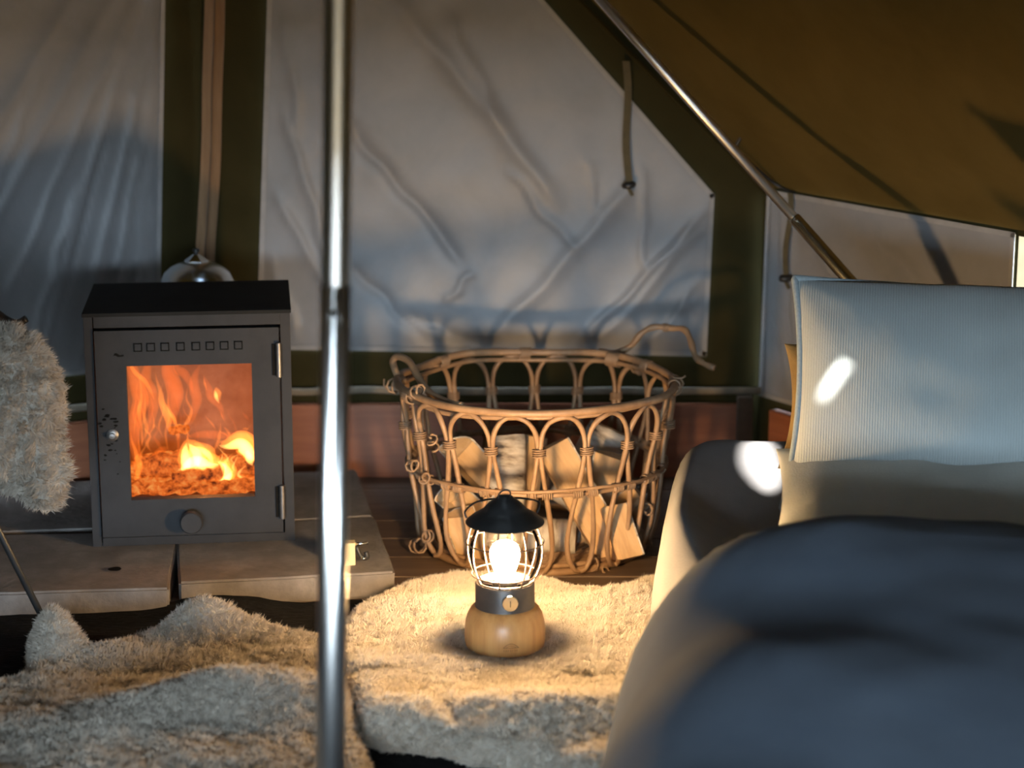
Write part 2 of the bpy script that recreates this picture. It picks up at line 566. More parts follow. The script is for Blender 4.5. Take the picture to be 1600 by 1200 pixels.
win_main = [bst(405, 541), bst(1100, 552), bst(1112, 305), bst(620, -257), bst(430, -257)]
W_back = pB.x - BL.x
wall_poly('wall_back', BL, dback, [(0, 0.0), (W_back, 0.0), (W_back, pB.z), (0, backtop)], [win_main], M['canvas'],
          'olive canvas back wall of the tent behind stove and basket')
cr_main = []
for a, b, w, h in [((1108, 325), (895, 548), 0.010, 0.007), ((1100, 350), (925, 548), 0.008, 0.006), ((1098, 430), (1015, 540), 0.007, 0.006),
                   ((1092, 455), (1050, 520), 0.006, 0.005), ((552, 205), (715, 400), 0.014, -0.008), ((800, 270), (900, 390), 0.009, 0.005),
                   ((735, 425), (700, 470), 0.006, 0.006), ((555, 420), (680, 545), 0.010, -0.006), ((445, 180), (520, 420), 0.012, 0.007),
                   ((430, 300), (560, 545), 0.012, 0.007), ((640, 490), (770, 545), 0.012, -0.006), ((700, 30), (780, 190), 0.02, 0.006),
                   ((915, 250), (935, 330), 0.006, 0.004), ((620, 0), (860, 300), 0.03, 0.009), ((980, 300), (760, 540), 0.03, 0.007),
                   ((440, 30), (470, 200), 0.012, 0.006), ((420, 400), (470, 540), 0.01, 0.006), ((1000, 260), (1010, 420), 0.01, 0.004)]:
    cr_main.append((bst(*a), bst(*b), w, h))
film_panel('window_1', BL, dback, win_main, cr_main, 'large grey film window with slanted corner behind the log basket', seed=1, amp=0.004)

# left wall
dleft = Vector((-0.85, -0.527, 0)).normalized()
nleft = dleft.cross(Vector((0, 0, 1)))
L_len = 2.0
HL = BL + dleft * L_len


def lst(x, y): return to_st(hit(x, y, BL, nleft), BL, dleft)


win_left = [lst(243, 566), lst(252, 0), lst(256, -240), (1.45, lst(256, -240)[1]), (1.45, lst(243, 566)[1])]
wall_poly('wall_left', BL, dleft, [(0, 0.0), (L_len, 0.0), (L_len, 1.55), (0, backtop)], [win_left], M['canvas'],
          'olive canvas left wall of the tent behind the stove')
cr_left = []
for a, b, w, h in [((232, -60), (60, 560), 0.014, 0.009), ((215, -20), (20, 440), 0.014, 0.008), ((245, 20), (110, 600), 0.010, 0.009),
                   ((244, 120), (150, 580), 0.009, 0.008), ((246, 200), (185, 580), 0.008, 0.007), ((240, 300), (205, 580), 0.007, 0.007),
                   ((180, -20), (-40, 400), 0.02, 0.010), ((120, -20), (-120, 380), 0.02, 0.010), ((242, 330), (222, 570), 0.006, 0.006),
                   ((120, 300), (40, 560), 0.01, 0.007), ((160, 230), (80, 520), 0.008, -0.007), ((210, 140), (205, 240), 0.006, 0.005),
                   ((70, 100), (-30, 330), 0.012, 0.007)]:
    cr_left.append((lst(*a), lst(*b), w, h))
film_panel('window_2', BL, dleft, win_left, cr_left, 'creased grey film window on the left behind the stove', seed=2, amp=0.005)

# right wall, low, under the eave
pC = at(1600, 360, z=pB.z)
BR = Vector((pB.x, WY, 0))
dright = Vector((pC.x - pB.x, pC.y - pB.y, 0)).normalized()
nright = dright.cross(Vector((0, 0, 1)))


def rst(x, y): return to_st(hit(x, y, BR, nright), BR, dright)


R_len = 2.5
s_gap0 = rst(1588, 400)[0]
zt = pB.z
win_right = [(0.012, 0.178), (s_gap0 - 0.004, 0.178), (s_gap0 - 0.004, zt - 0.01), (0.022, zt - 0.01)]
gap = [(s_gap0 + 0.004, zt - 0.115), (s_gap0 + 0.06, zt - 0.115), (s_gap0 + 0.06, zt - 0.012), (s_gap0 + 0.004, zt - 0.012)]
wall_poly('wall_right', BR, dright, [(0, 0), (R_len, 0), (R_len, zt), (0, zt)], [win_right, gap], M['canvas'],
          'low olive canvas side wall of the tent behind the bed')
cr_right = [((0.10, 0.58), (0.30, 0.40), 0.02, 0.008), ((0.02, 0.45), (0.10, 0.2), 0.012, 0.006), ((0.45, 0.58), (0.62, 0.42), 0.02, 0.01),
            ((0.3, 0.6), (0.5, 0.45), 0.012, 0.006), ((0.05, 0.6), (0.12, 0.3), 0.01, 0.006)]
film_panel('window_3', BR, dright, win_right, cr_right, 'low grey film window under the eave behind the sage pillow', seed=3, amp=0.006)

# roof: the plane through the slanted back edge and the eave, rising to the pole top
nroof = (pA - pB).cross(pC - pB).normalized()


def roof_z(x, y): return pB.z - (nroof.x * (x - pB.x) + nroof.y * (y - pB.y)) / nroof.z


POLE_B = at(516, 1230, Y=2.33)
POLE_T = at(529, 0, Y=2.36)
pole_dir = (POLE_T - POLE_B).normalized()
POLE_B = POLE_B - pole_dir * (POLE_B.z / pole_dir.z)
apx = Vector((POLE_T.x, 2.38, 0))
apx.z = roof_z(apx.x, apx.y)
E0 = Vector((BL.x, WY, backtop))
CR = BR + dright * R_len
CR.z = zt
# roof holes added out of view, shaped so sun spots land on the bed
SPOTS = [(Vector((0.523, 3.381, 0.480)), Vector((-0.41, -0.70, 0.58)), Vector((0.55, 0.2, 0.8)), 0.036, 0.0115),
         (Vector((0.428, 3.575, 0.290)), Vector((0, 0, 1)), Vector((0.12, 1, 0)), 0.100, 0.034)]
u_ax = (CR - pB).normalized()
v_ax = nroof.cross(u_ax)
if v_ax.z < 0: v_ax = -v_ax
rp = [E0, pB, CR, apx]
uv = [((p - pB).dot(u_ax), (p - pB).dot(v_ax)) for p in rp]
bm = bmesh.new()
res = 0.022
u0, u1 = min(a for a, b in uv), max(a for a, b in uv)
v0, v1 = min(b for a, b in uv), max(b for a, b in uv)
nx, ny = int((u1 - u0) / res) + 1, int((v1 - v0) / res) + 1
vv = [[bm.verts.new((u0 + (u1 - u0) * i / nx, v0 + (v1 - v0) * j / ny, 0)) for i in range(nx + 1)] for j in range(ny + 1)]
for j in range(ny):
    for i in range(nx):
        bm.faces.new((vv[j][i], vv[j][i + 1], vv[j + 1][i + 1], vv[j + 1][i]))
ctr = Vector((sum(a for a, b in uv) / 4, sum(b for a, b in uv) / 4, 0))
for i in range(4):
    a = Vector((*uv[i], 0)); b = Vector((*uv[(i + 1) % 4], 0))
    e = (b - a).normalized(); nn = Vector((e.y, -e.x, 0))
    if nn.dot(ctr - a) > 0: nn = -nn
    bmesh.ops.bisect_plane(bm, geom=bm.verts[:] + bm.edges[:] + bm.faces[:], plane_co=a, plane_no=nn, clear_outer=True)
hole_uv = []
for P, N_, e1, ra, rb in SPOTS:
    N_ = N_.normalized()
    e1 = (e1 - N_ * e1.dot(N_)).normalized()
    e2 = N_.cross(e1)
    t = (pB - P).dot(nroof) / SUN_TO.dot(nroof)
    h = P + SUN_TO * t
    hu, hv = (h - pB).dot(u_ax), (h - pB).dot(v_ax)
    hole_uv.append((hu, hv))
    # refine around the added hole, then open it
    for it in range(2):
        ed = [e for e in bm.edges if all((Vector((w.co.x - hu, w.co.y - hv, 0))).length < ra * 1.7 + 0.012 for w in e.verts)]
        if ed: bmesh.ops.subdivide_edges(bm, edges=ed, cuts=1, use_grid_fill=True)
    dead = []
    for fc in bm.faces:
        c = fc.calc_center_median()
        if math.hypot(c.x - hu, c.y - hv) > ra * 2 + 0.05: continue
        w = pB + u_ax * c.x + v_ax * c.y
        d = w - SUN_TO * ((w - P).dot(N_) / SUN_TO.dot(N_)) - P
        if (d.dot(e1) / ra) ** 2 + (d.dot(e2) / rb) ** 2 < 1: dead.append(fc)
    bmesh.ops.delete(bm, geom=dead, context='FACES')
redges = []
for i in range(4):
    ea, eb = Vector((*uv[i], 0)), Vector((*uv[(i + 1) % 4], 0))
    en = (eb - ea).normalized().cross(Vector((0, 0, 1)))
    if en.dot(ctr - ea) < 0: en = -en
    redges.append((ea, en))


def e_dist(u, v): return min((Vector((u, v, 0)) - a_).dot(n_) for a_, n_ in redges)


for p in bm.verts:
    u, v = p.co.x, p.co.y
    dz = 0.02 * noise.noise(Vector((u * 1.6, v * 1.6, 3))) + 0.005 * noise.noise(Vector((u * 7, v * 7, 8)))
    near_eave = math.exp(-max(v, 0) / 0.03)
    vo = v + near_eave * 0.006 * (noise.noise(Vector((u * 14, 0, 2))) + 0.6 * noise.noise(Vector((u * 33, 0, 4)))) - 0.012 * near_eave
    p.co = pB + u_ax * u + v_ax * vo - nroof * (0.012 + dz if nroof.z > 0 else -0.012 - dz) * min(1, max(0.0, e_dist(u, v)) * 5)
me = bpy.data.meshes.new('ceiling')
bm.to_mesh(me)
bm.free()
roof = link('ceiling', me, M['roof'])
tag(roof, 'dark olive brown canvas roof sloping down to the right eave', kind='structure')
# remaining roof panels and walls of the tent (behind and beside the photographer)
FR = Vector((2.1, DOOR['y'], zt)); F1 = Vector((DOOR['x1'], DOOR['y'], DOOR['z1'])); F2 = Vector((DOOR['x0'], DOOR['y'], DOOR['z1']))
FL = Vector((-2.3, DOOR['y'], 1.1)); HLt = Vector((HL.x, HL.y, 1.55))
eave = [CR, FR, F1, F2, FL, HLt, E0]
rm = MB()
rm.add(eave + [apx], [(i, i + 1, len(eave)) for i in range(len(eave) - 1)])
tag(rm.build('ceiling_side', M['roof'], smooth=False), 'remaining canvas roof panels around the centre pole', kind='structure')


def plain_wall(name, pts, label):
    o = MB().add(pts, [tuple(range(len(pts)))]).build(name, M['canvas'], smooth=False)
    tag(o, label, kind='structure')


def fl(p): return Vector((p.x, p.y, 0))


plain_wall('wall_side_right', [fl(CR), fl(FR), FR, CR], 'olive canvas wall beside the bed foot')
plain_wall('wall_side_left', [fl(HL), fl(FL), FL, HLt], 'olive canvas wall left of the photographer')
plain_wall('wall_front_right', [fl(FR), fl(F1), F1, FR], 'canvas right of the open tent door')
plain_wall('wall_front_left', [fl(F2), fl(FL), FL, F2], 'canvas left of the open tent door')

# boards and hem at the wall base
def board(name, p0, du, L, label, z0=0.0, z1=0.158, off=0.022):
    P0, du, n = plane_frame(p0, du)
    if n.y > 0: n = -n
    root = None
    hgt = (z1 - z0) / 2
    c = P0 + du * (L / 2) + n * off + Vector((0, 0, z0 + hgt))
    R = Matrix((du, n, Vector((0, 0, 1)))).transposed()
    o = MB().box((0, 0, 0), (L / 2, 0.011, hgt), bev=0.003).build(name, M['board'], smooth=False)
    o.matrix_world = Matrix.Translation(c) @ R.to_4x4()
    tag(o, label, kind='structure')
    return o


board('baseboard_back', BL, dback, W_back - 0.03, 'red stained board along the foot of the back wall')
board('baseboard_left', BL, dleft, L_len, 'red stained board along the foot of the left wall')
board('baseboard_right', BR + dright * 0.07, dright, R_len - 0.1, 'red stained board along the foot of the right wall')
o = MB().box((BR.x - 0.035, WY - 0.045, 0.09), (0.016, 0.016, 0.09), bev=0.003).build('trim_2', M['strapdark'], smooth=False)
tag(o, 'dark corner post between the red boards', kind='structure')


def hem(name, p0, du, L, z, label, seed):
    P0, du, n = plane_frame(p0, du)
    if n.y > 0: n = -n
    pts = [P0 + du * (L * i / 60) + n * 0.022 + Vector((0, 0, z + 0.006 * noise.noise(Vector((i * 0.15, seed, 0))))) for i in range(61)]
    o = MB().tube(pts, 0.008, 8, flat=0.6).build(name, M['hem'])
    tag(o, label, kind='structure')


hem('trim_1', BL, dback, W_back, 0.186, 'pale rolled hem along the bottom of the back canvas', 1)
hem('trim_3', BL, dleft, L_len, 0.186, 'pale rolled hem along the bottom of the left canvas', 2)
# roof seam cord along the slanted back edge
pts = [E0.lerp(pB, i / 40) + Vector((0.0, -0.02, -0.012 - 0.02 * math.sin(PI * i / 40))) for i in range(41)]
tag(MB().tube(pts, 0.005, 6).build('trim_4', M['canvas']), 'dark seam cord where the roof meets the back wall', kind='structure')

# ------------------------------------------------------------------ strap and toggle cords on the wall
pts = [at(336, -200, Y=WY - 0.012), at(336, 0, Y=WY - 0.012), at(332, 130, Y=WY - 0.012), at(330, 240, Y=WY - 0.014), at(325, 330, Y=WY - 0.016), at(320, 420, Y=WY - 0.014), at(318, 600, Y=WY - 0.014)]
C = cr(pts, 8)
st = MB()
vs = []
for p in C:
    wv = 0.0205 + 0.0012 * noise.noise(p * 9)
    for dx, dy in ((-wv, 0), (-wv, -0.004), (-0.002, -0.0055), (0.002, -0.0055), (wv, -0.004), (wv, 0)):
        vs.append(p + Vector((dx, dy, 0)))
fs = []
for i in range(len(C) - 1):
    for j in range(6):
        l = (j + 1) % 6
        fs.append((i * 6 + j, i * 6 + l, (i + 1) * 6 + l, (i + 1) * 6 + j))
o = st.add(vs, fs).build('webbing_strap', M['strap'], smooth=False)
tag(o, 'long tan webbing strap hanging down the canvas above the stove', 'strap')
MB().tube([p + Vector((0.0, -0.006, 0)) for p in C], 0.0014, 5).build('seam', M['strapdark'], o)


def toggle(name, label, p_top, p_bot, wid, loop=False):
    top, bot = Vector(p_top), Vector(p_bot)
    root = empty(name, bot)
    tag(root, label, 'cord', 'window toggle cords')
    inv = -bot
    m = MB()
    n = 14
    vs = []
    for i in range(n + 1):
        p = top.lerp(bot, i / n) + inv + Vector((0.003 * math.sin(i * 0.5), 0.0, 0))
        vs += [p + Vector((-wid, 0, 0)), p + Vector((-wid, -0.003, 0)), p + Vector((wid, -0.003, 0)), p + Vector((wid, 0, 0))]
    fs = []
    for i in range(n):
        for j in range(4):
            l = (j + 1) % 4
            fs.append((i * 4 + j, i * 4 + l, i * 4 + 4 + l, i * 4 + 4 + j))
    m.add(vs, fs).build('webbing', M['olivestrap'], root, smooth=False)
    t = MB().tube([(-0.013, -0.002, 0.002), (-0.010, -0.003, 0.001), (0, -0.005, 0), (0.010, -0.003, 0.003), (0.014, -0.002, 0.004)], [0.004, 0.007, 0.008, 0.007, 0.004], 8)
    t.build('toggle', M['plastic'], root)
    MB().tube(cr([(0.0, -0.003, -0.004), (0.004, -0.004, -0.012), (0.008, -0.004, -0.02)], 4), [0.004] * 9, 6).build('cord_end', M['olivestrap'], root)
    return root


toggle('toggle_cord', 'olive toggle cord hanging in front of the large grey window', at(978, 95, Y=WY - 0.02), at(982, 290, Y=WY - 0.025), 0.0075)
toggle('toggle_cord', 'olive toggle cord hanging beside the sage pillow corner', hit(1243, 300, BR - nright * 0, nright) + Vector((-0.012, -0.012, 0)),
       hit(1236, 433, BR, nright) + Vector((-0.014, -0.016, 0)), 0.0055)
# small cord loop slung under the roof edge
tag(MB().tube(cr([at(1165, 205, Y=4.40), at(1150, 235, Y=4.41), at(1180, 262, Y=4.41), at(1215, 290, Y=4.42), at(1243, 303, Y=4.40)], 8), 0.0035, 6).build('guy_cord', M['plastic']),
    'thin dark cord tied around the seam near the leaning pole', 'cord')

# ------------------------------------------------------------------ poles
root = empty('tent_pole', POLE_B)
tag(root, 'tall shiny steel centre pole standing in the foreground', 'pole')
joint = at(524, 480, Y=2.345)
tj = (joint - POLE_B).length
top_t = (apx.z - 0.03) / pole_dir.z
a = pole_dir
MB().tube([a * 0.0, a * 0.4, a * 0.8, a * tj], 0.0168, 28).build('lower_section', M['steel_pole'], root)
MB().tube([a * (tj - 0.004), a * (tj + 0.004), a * 1.5, a * 2.2, a * top_t], [0.0158, 0.0158, 0.0158, 0.0158, 0.0158], 28).build('upper_section', M['steel_pole'], root)
bt = MB()
pp = a * (tj - 0.004) + Vector((0.0, -0.0165, 0))
bt.lathe([(0.0, 0.0045), (0.003, 0.004), (0.0048, 0.002), (0.005, 0.0), (0.005, -0.006)], 16)
b = bt.build('spring_button', M['chrome'], root)
b.location = pp
b.rotation_euler = (PI / 2, 0, 0)
fb = MB().lathe([(0.03, 0.0), (0.03, 0.004), (0.021, 0.008), (0.021, 0.04), (0.018, 0.042)], 24).build('foot', M['black'], root, auto=40)

lt = at(938, 0, Y=4.20)
lb = at(1322, 432, Y=3.935)
ld = (lb - lt)
root = empty('leaning_pole', lt + ld * 2.02)
tag(root, 'thin shiny steel pole leaning under the sloping roof', 'pole')
base = root.location.copy()
jn = at(1236, 345, Y=3.995)
tjn = (jn - lt).dot(ld) / ld.length_squared
MB().tube([lt + ld * (-0.75) - base, lt + ld * (tjn + 0.01) - base], 0.0092, 18).build('upper_section', M['thin_steel'], root)
MB().tube([lt + ld * tjn - base, lt + ld * (tjn + 0.006) - base, lt + ld * 2.02 - base], [0.0105, 0.0122, 0.0122], 18).build('lower_section', M['brass_pole'], root)
bb = MB().lathe([(0.0, 0.004), (0.003, 0.003), (0.004, 0.0), (0.004, -0.004)], 12).build('spring_button', M['chrome'], root)
bb.location = lt + ld * (tjn + 0.008) - base + Vector((-0.002, -0.0122, 0.002))
bb.rotation_euler = (PI / 2, 0, 0)

# ------------------------------------------------------------------ pavers
PR = math.radians(9.5)
pc = at(617, 893, z=0.048)           # near right top corner
ex = Vector((math.cos(PR), math.sin(PR), 0)); ey = Vector((-math.sin(PR), math.cos(PR), 0))


def paver(u, v, w, d, rz, label, seed, h=0.048):
    rnd = random.Random(seed)
    bm = bmesh.new()
    bmesh.ops.create_cube(bm, size=1)
    for p in bm.verts: p.co = Vector((p.co.x * w, p.co.y * d, (p.co.z + 0.5) * h))
    bmesh.ops.bevel(bm, geom=[e for e in bm.edges], offset=0.004, segments=2, affect='EDGES')
    bmesh.ops.subdivide_edges(bm, edges=bm.edges[:], cuts=5, use_grid_fill=True)
    for p in bm.verts:
        p.co += Vector((noise.noise(p.co * 30 + Vector((seed, 0, 0))), noise.noise(p.co * 30 + Vector((0, seed, 0))), noise.noise(p.co * 22 + Vector((0, 0, seed))))) * 0.0016
    for p in bm.verts: p.co.z = max(p.co.z, 0.0)
    me = bpy.data.meshes.new('paving_slab')
    bm.to_mesh(me); bm.free()
    o = link('paving_slab', me, M['paver'], smooth=True)
    me.set_sharp_from_angle(angle=math.radians(35))
    c = Vector((pc.x, pc.y, 0)) + ex * u + ey * v
    o.location = c
    o.rotation_euler = (0, 0, PR + rz)
    tag(o, label, 'paving slab', 'concrete slabs under the stove')
    return o


paver(-0.188, 0.172, 0.376, 0.344, 0.0, 'front right concrete slab under the stove, chrome clip on it', 1)
paver(-0.577, 0.160, 0.392, 0.344, math.radians(-4), 'front left concrete slab with a dark stain below the stove', 2)
paver(-0.190, 0.522, 0.376, 0.344, 0.0, 'rear right concrete slab behind the stove', 3)
paver(-0.590, 0.530, 0.392, 0.344, math.radians(-2), 'rear left concrete slab behind the stove', 4)
stn = at(180, 890, z=0.0496)
bm = bmesh.new(); bmesh.ops.create_circle(bm, cap_ends=True, radius=0.011, segments=16)
for p in bm.verts: p.co.x *= 1.15 + 0.3 * noise.noise(p.co * 150); p.co.y *= 1 + 0.4 * noise.noise(p.co * 120)
me = bpy.data.meshes.new('stain'); bm.to_mesh(me); bm.free()
stn_o = link('soot_stain', me, M['scorch'], smooth=False); stn_o.location = stn + Vector((0, 0, 0.0012))
tag(stn_o, 'dark soot spot on the front left slab', 'stain')

# ------------------------------------------------------------------ stove
sl = at(147, 850, z=0.048); sr = at(461, 846, z=0.048)
mid = (sl + sr) / 2
SW = (sr - sl).length
ang = math.radians(6.5)
SH = 0.427
SD = 0.29
stove = empty('wood_stove', mid, ang)
tag(stove, 'black steel wood stove with a glowing window standing on concrete slabs', 'stove')
hw = SW / 2
wl, wr, wb, wt = -hw + 0.0725, hw - 0.071, 0.088, 0.337     # window opening
dl, dr, db, dt = -hw + 0.019, hw - 0.021, 0.019, 0.402       # door
# body: hollow shell with a front frame
b = MB()
th = 0.006
b.box((-hw + th / 2, SD / 2, SH / 2), (th / 2, SD / 2, SH / 2))
b.box((hw - th / 2, SD / 2, SH / 2), (th / 2, SD / 2, SH / 2))
b.box((0, SD - th / 2, SH / 2), (hw - th, th / 2, SH / 2))
b.box((0, SD / 2 - th / 2, th / 2), (hw - th, SD / 2 - th / 2, th / 2))
b.build('body', M['stove'], stove, smooth=False)
fr = MB()
fr.box(((-hw + dl) / 2 - 0.0015, 0.004, SH / 2), ((dl + hw) / 2 - 0.0015, 0.010, SH / 2), bev=0.0012)
fr.box(((hw + dr) / 2 + 0.0015, 0.004, SH / 2), ((hw - dr) / 2 - 0.0015, 0.010, SH / 2), bev=0.0012)
fr.box((0, 0.004, (dt + 0.004 + SH) / 2), ((dr - dl) / 2 + 0.002, 0.0098, (SH - dt - 0.004) / 2), bev=0.0012)
fr.box((0, 0.004, (db - 0.003) / 2), ((dr - dl) / 2 + 0.002, 0.0098, (db - 0.003) / 2), bev=0.0012)
fr.build('front_frame', M['stove'], stove, smooth=False)
tp = MB()
tp.box((0, SD / 2 - 0.002, SH + 0.003), (hw + 0.002, SD / 2 + 0.006, 0.0035), bev=0.0015)
tp.build('top_plate', M['stove_top'], stove, smooth=False)
# firebrick lining
ln = MB()
ln.box((-hw + 0.022, SD / 2 + 0.01, 0.22), (0.014, SD / 2 - 0.03, 0.17))
ln.box((hw - 0.022, SD / 2 + 0.01, 0.22), (0.014, SD / 2 - 0.03, 0.17))
ln.box((0, SD - 0.025, 0.22), (hw - 0.038, 0.014, 0.17))
ln.box((0, SD / 2 + 0.01, 0.062), (hw - 0.038, SD / 2 - 0.05, 0.012))
ln.box((0, SD / 2 + 0.01, 0.385), (hw - 0.03, SD / 2 - 0.03, 0.008))
ln.build('firebrick_lining', M['soot'], stove, smooth=False)
door = empty('door'); door.parent = stove
dm = MB()
dy0 = 0.0
for (x0, x1, z0, z1) in ((dl, wl, db, dt), (wr, dr, db, dt), (wl, wr, db, wb), (wl, wr, wt, dt)):
    dm.add([(x0, -0.012, z0), (x1, -0.012, z0), (x1, -0.012, z1), (x0, -0.012, z1)], [(0, 1, 2, 3)])
    dm.add([(x0, 0.010, z0), (x1, 0.010, z0), (x1, 0.010, z1), (x0, 0.010, z1)], [(3, 2, 1, 0)])
for (x0, x1, z0, z1, flip) in ((dl, dr, db, dt, 0), (wl, wr, wb, wt, 1)):
    q = [(x0, z0), (x1, z0), (x1, z1), (x0, z1)]
    for i in range(4):
        (xa, za), (xb, zb) = q[i], q[(i + 1) % 4]
        dm.add([(xa, -0.012, za), (xb, -0.012, zb), (xb, 0.010, zb), (xa, 0.010, za)], [(3, 2, 1, 0) if not flip else (0, 1, 2, 3)])
door_me = dm.mesh('door')
bpy.data.objects.remove(door)
door = link('door', door_me, M['stove'], stove, smooth=False)
# inner window gasket frame and glass
MB().box(((wl + wr) / 2, 0.004, (wb + wt) / 2), ((wr - wl) / 2 + 0.004, 0.002, (wt - wb) / 2 + 0.004)).build('glass_pane', M['pane'], door, smooth=False)
for vx in (220, 240, 262, 286, 310, 332, 354, 376):
    px = (vx - 137) / 321 * SW - hw
    vm = MB()
    for (cx_, cz_, hx, hz) in ((0, 0.0068, 0.0078, 0.001), (0, -0.0068, 0.0078, 0.001), (0.0068, 0, 0.001, 0.0078), (-0.0068, 0, 0.001, 0.0078)):
        vm.box((cx_, 0, cz_), (hx, 0.0006, hz))
    o = vm.build('air_vent', M['scorch'], door, smooth=False)
    o.location = (px, -0.0125, 0.371)
    o2 = MB().box((0.0005, 0, -0.0003), (0.0055, 0.0004, 0.0055)).build('air_vent', M['hinge'] if False else M['stove'], door, smooth=False)
    o2.location = (px, -0.0124, 0.371)
kx = (301 - 147) / 314 * SW - hw
kn = MB().lathe([(0.0, 0.0), (0.007, 0.0), (0.007, -0.016), (0.016, -0.017), (0.0205, -0.020), (0.0205, -0.030), (0.0185, -0.033), (0.0, -0.0335)], 28).build('knob', M['stove'], door, auto=45)
kn.location = (kx, -0.012, 0.050)
kn.rotation_euler = (-PI / 2, 0, 0)
lx = (181 - 143) / 318 * SW - hw
lk = MB().lathe([(0.011, 0.0), (0.011, -0.002), (0.008, -0.0035), (0.005, -0.004), (0.005, -0.012), (0.0, -0.0125)], 20).build('latch_bolt', M['hinge'], door, auto=45)
lk.location = (lx, -0.012, 0.211)
lk.rotation_euler = (-PI / 2, 0, 0)
for zc in (0.343, 0.077):
    h = MB()
    h.lathe([(0.004, -0.032), (0.0052, -0.031), (0.0052, -0.001), (0.0046, -0.001), (0.0046, 0.001), (0.0052, 0.001), (0.0052, 0.031), (0.004, 0.032)], 14)
    o = h.build('hinge', M['hinge'], door, auto=40)
    o.location = (dr - 0.001, -0.0165, zc)
    pn = MB().box((0, 0, 0), (0.009, 0.002, 0.029), bev=0.0008).build('hinge_plate', M['scorch'], door, smooth=False)
    pn.location = (dr - 0.004, -0.0125, zc)
# scratches and soot flecks left of the window
rnd = random.Random(3)
fk = MB()
for i in range(26):
    cx_ = -hw + 0.036 + rnd.uniform(-0.014, 0.02); cz_ = 0.211 + rnd.gauss(0, 0.04)
    rr = rnd.uniform(0.0012, 0.0034)
    a0 = rnd.uniform(0, PI)
    vs = []
    for k in range(7):
        a = 2 * PI * k / 7
        r_ = rr * rnd.uniform(0.6, 1.2)
        vs.append((cx_ + math.cos(a) * r_ * 1.6, -0.0128, cz_ + math.sin(a) * r_ * 0.8))
    fk.add(vs, [tuple(range(7))])
fk.add([(wl - 0.009 + dx, -0.0128, 0.3575 + dz) for dx, dz in ((-0.012, -0.001), (-0.010, 0.004), (-0.006, 0.004), (-0.001, 0.0), (0.006, 0.001), (0.006, -0.002), (-0.004, -0.003), (-0.009, 0.0))], [tuple(range(8))])
o = fk.build('soot_flecks', M['scorch'], door, smooth=False)
tag(o, 'black soot flecks', kind='stuff')

# fire: burning logs, flame tongues with glowing gas inside, and the light they give
fx = lambda px: (px - 140) / 318 * SW - hw
fz = lambda py: (849 - py) / 834.0
ember = None
m_, nt, out = new_mat('glowing_ember_log')
v = coords(nt, (1, 1, 1))
f1 = nz(nt, v, 55, 6, 0.7)
cc = ramp(nt, f1, [(0.35, (0.10, 0.008, 0.001)), (0.52, (0.85, 0.16, 0.02)), (0.72, (1.0, 0.42, 0.10))])
e = nt.nodes.new('ShaderNodeEmission'); nt.links.new(cc, e.inputs['Color']); e.inputs['Strength'].default_value = 0.9
d = nt.nodes.new('ShaderNodeBsdfDiffuse'); d.inputs['Color'].default_value = (0.02, 0.015, 0.012, 1)
ad = nt.nodes.new('ShaderNodeAddShader'); nt.links.new(e.outputs[0], ad.inputs[0]); nt.links.new(d.outputs[0], ad.inputs[1])
nt.links.new(ad.outputs[0], out.inputs['Surface'])
M['ember'] = m_
stM = Matrix.Translation(mid) @ Matrix.Rotation(ang, 4, 'Z')


def burning(p, q, r, label, seed):
    P = [Vector(p).lerp(Vector(q), i / 10) for i in range(11)]
    bm_ = MB().tube(P, [r * (0.85 + 0.25 * noise.noise(Vector((i * 0.7, seed, 1)))) for i in range(11)], 14)
    me = bm_.mesh('burning_log')
    for vtx in me.vertices:
        vtx.co += Vector((noise.noise(vtx.co * 60), noise.noise(vtx.co * 60 + Vector((3, 0, 0))), noise.noise(vtx.co * 60 + Vector((0, 7, 0))))) * 0.006
    o = link('burning_log', me, M['ember'])
    o.matrix_world = stM
    tag(o, label, 'log', 'burning logs in the stove')


burning((fx(265), 0.075, fz(764)), (fx(345), 0.085, fz(757)), 0.019, 'glowing log lying at the front of the fire', 1)
burning((fx(210), 0.13, fz(756)), (fx(285), 0.10, fz(742)), 0.028, 'crumbling ember log on the left of the fire', 2)
burning((fx(340), 0.13, fz(758)), (fx(405), 0.11, fz(750)), 0.026, 'half burnt log on the right of the fire', 3)
burning((fx(262), 0.16, fz(702)), (fx(290), 0.13, fz(696)), 0.010, 'small charred stick end above the embers', 4)

bed_v, bed_f = [], []
nb = 26
for j in range(13):
    for i in range(nb):
        x_ = wl - 0.012 + (wr - wl + 0.024) * i / (nb - 1); y_ = 0.03 + 0.19 * j / 12
        z_ = 0.083 + 0.016 * min(1, j / 2) + 0.010 * noise.noise(Vector((x_ * 60, y_ * 60, 3))) + 0.006 * noise.noise(Vector((x_ * 130, y_ * 130, 5)))
        bed_v.append((x_, y_, z_))
for j in range(12):
    for i in range(nb - 1):
        a = j * nb + i
        bed_f.append((a, a + 1, a + nb + 1, a + nb))
o = MB().add(bed_v, bed_f).build('ember_bed', M['ember'])
o.matrix_world = stM
tag(o, 'bed of glowing red embers under the burning logs', 'embers', kind='stuff')
fire = empty('fire'); fire.matrix_world = stM
tag(fire, 'orange and white hot flames burning behind the stove glass', 'fire')
HOT = flame_mat('white_hot_flame', (1.0, 0.46, 0.12), 260.0)
MIDF = flame_mat('yellow_flame', (1.0, 0.27, 0.04), 80.0)
ORG = flame_mat('orange_flame', (1.0, 0.17, 0.018), 26.0)
HAZE = flame_mat('glowing_gas', (1.0, 0.16, 0.018), 1.0)


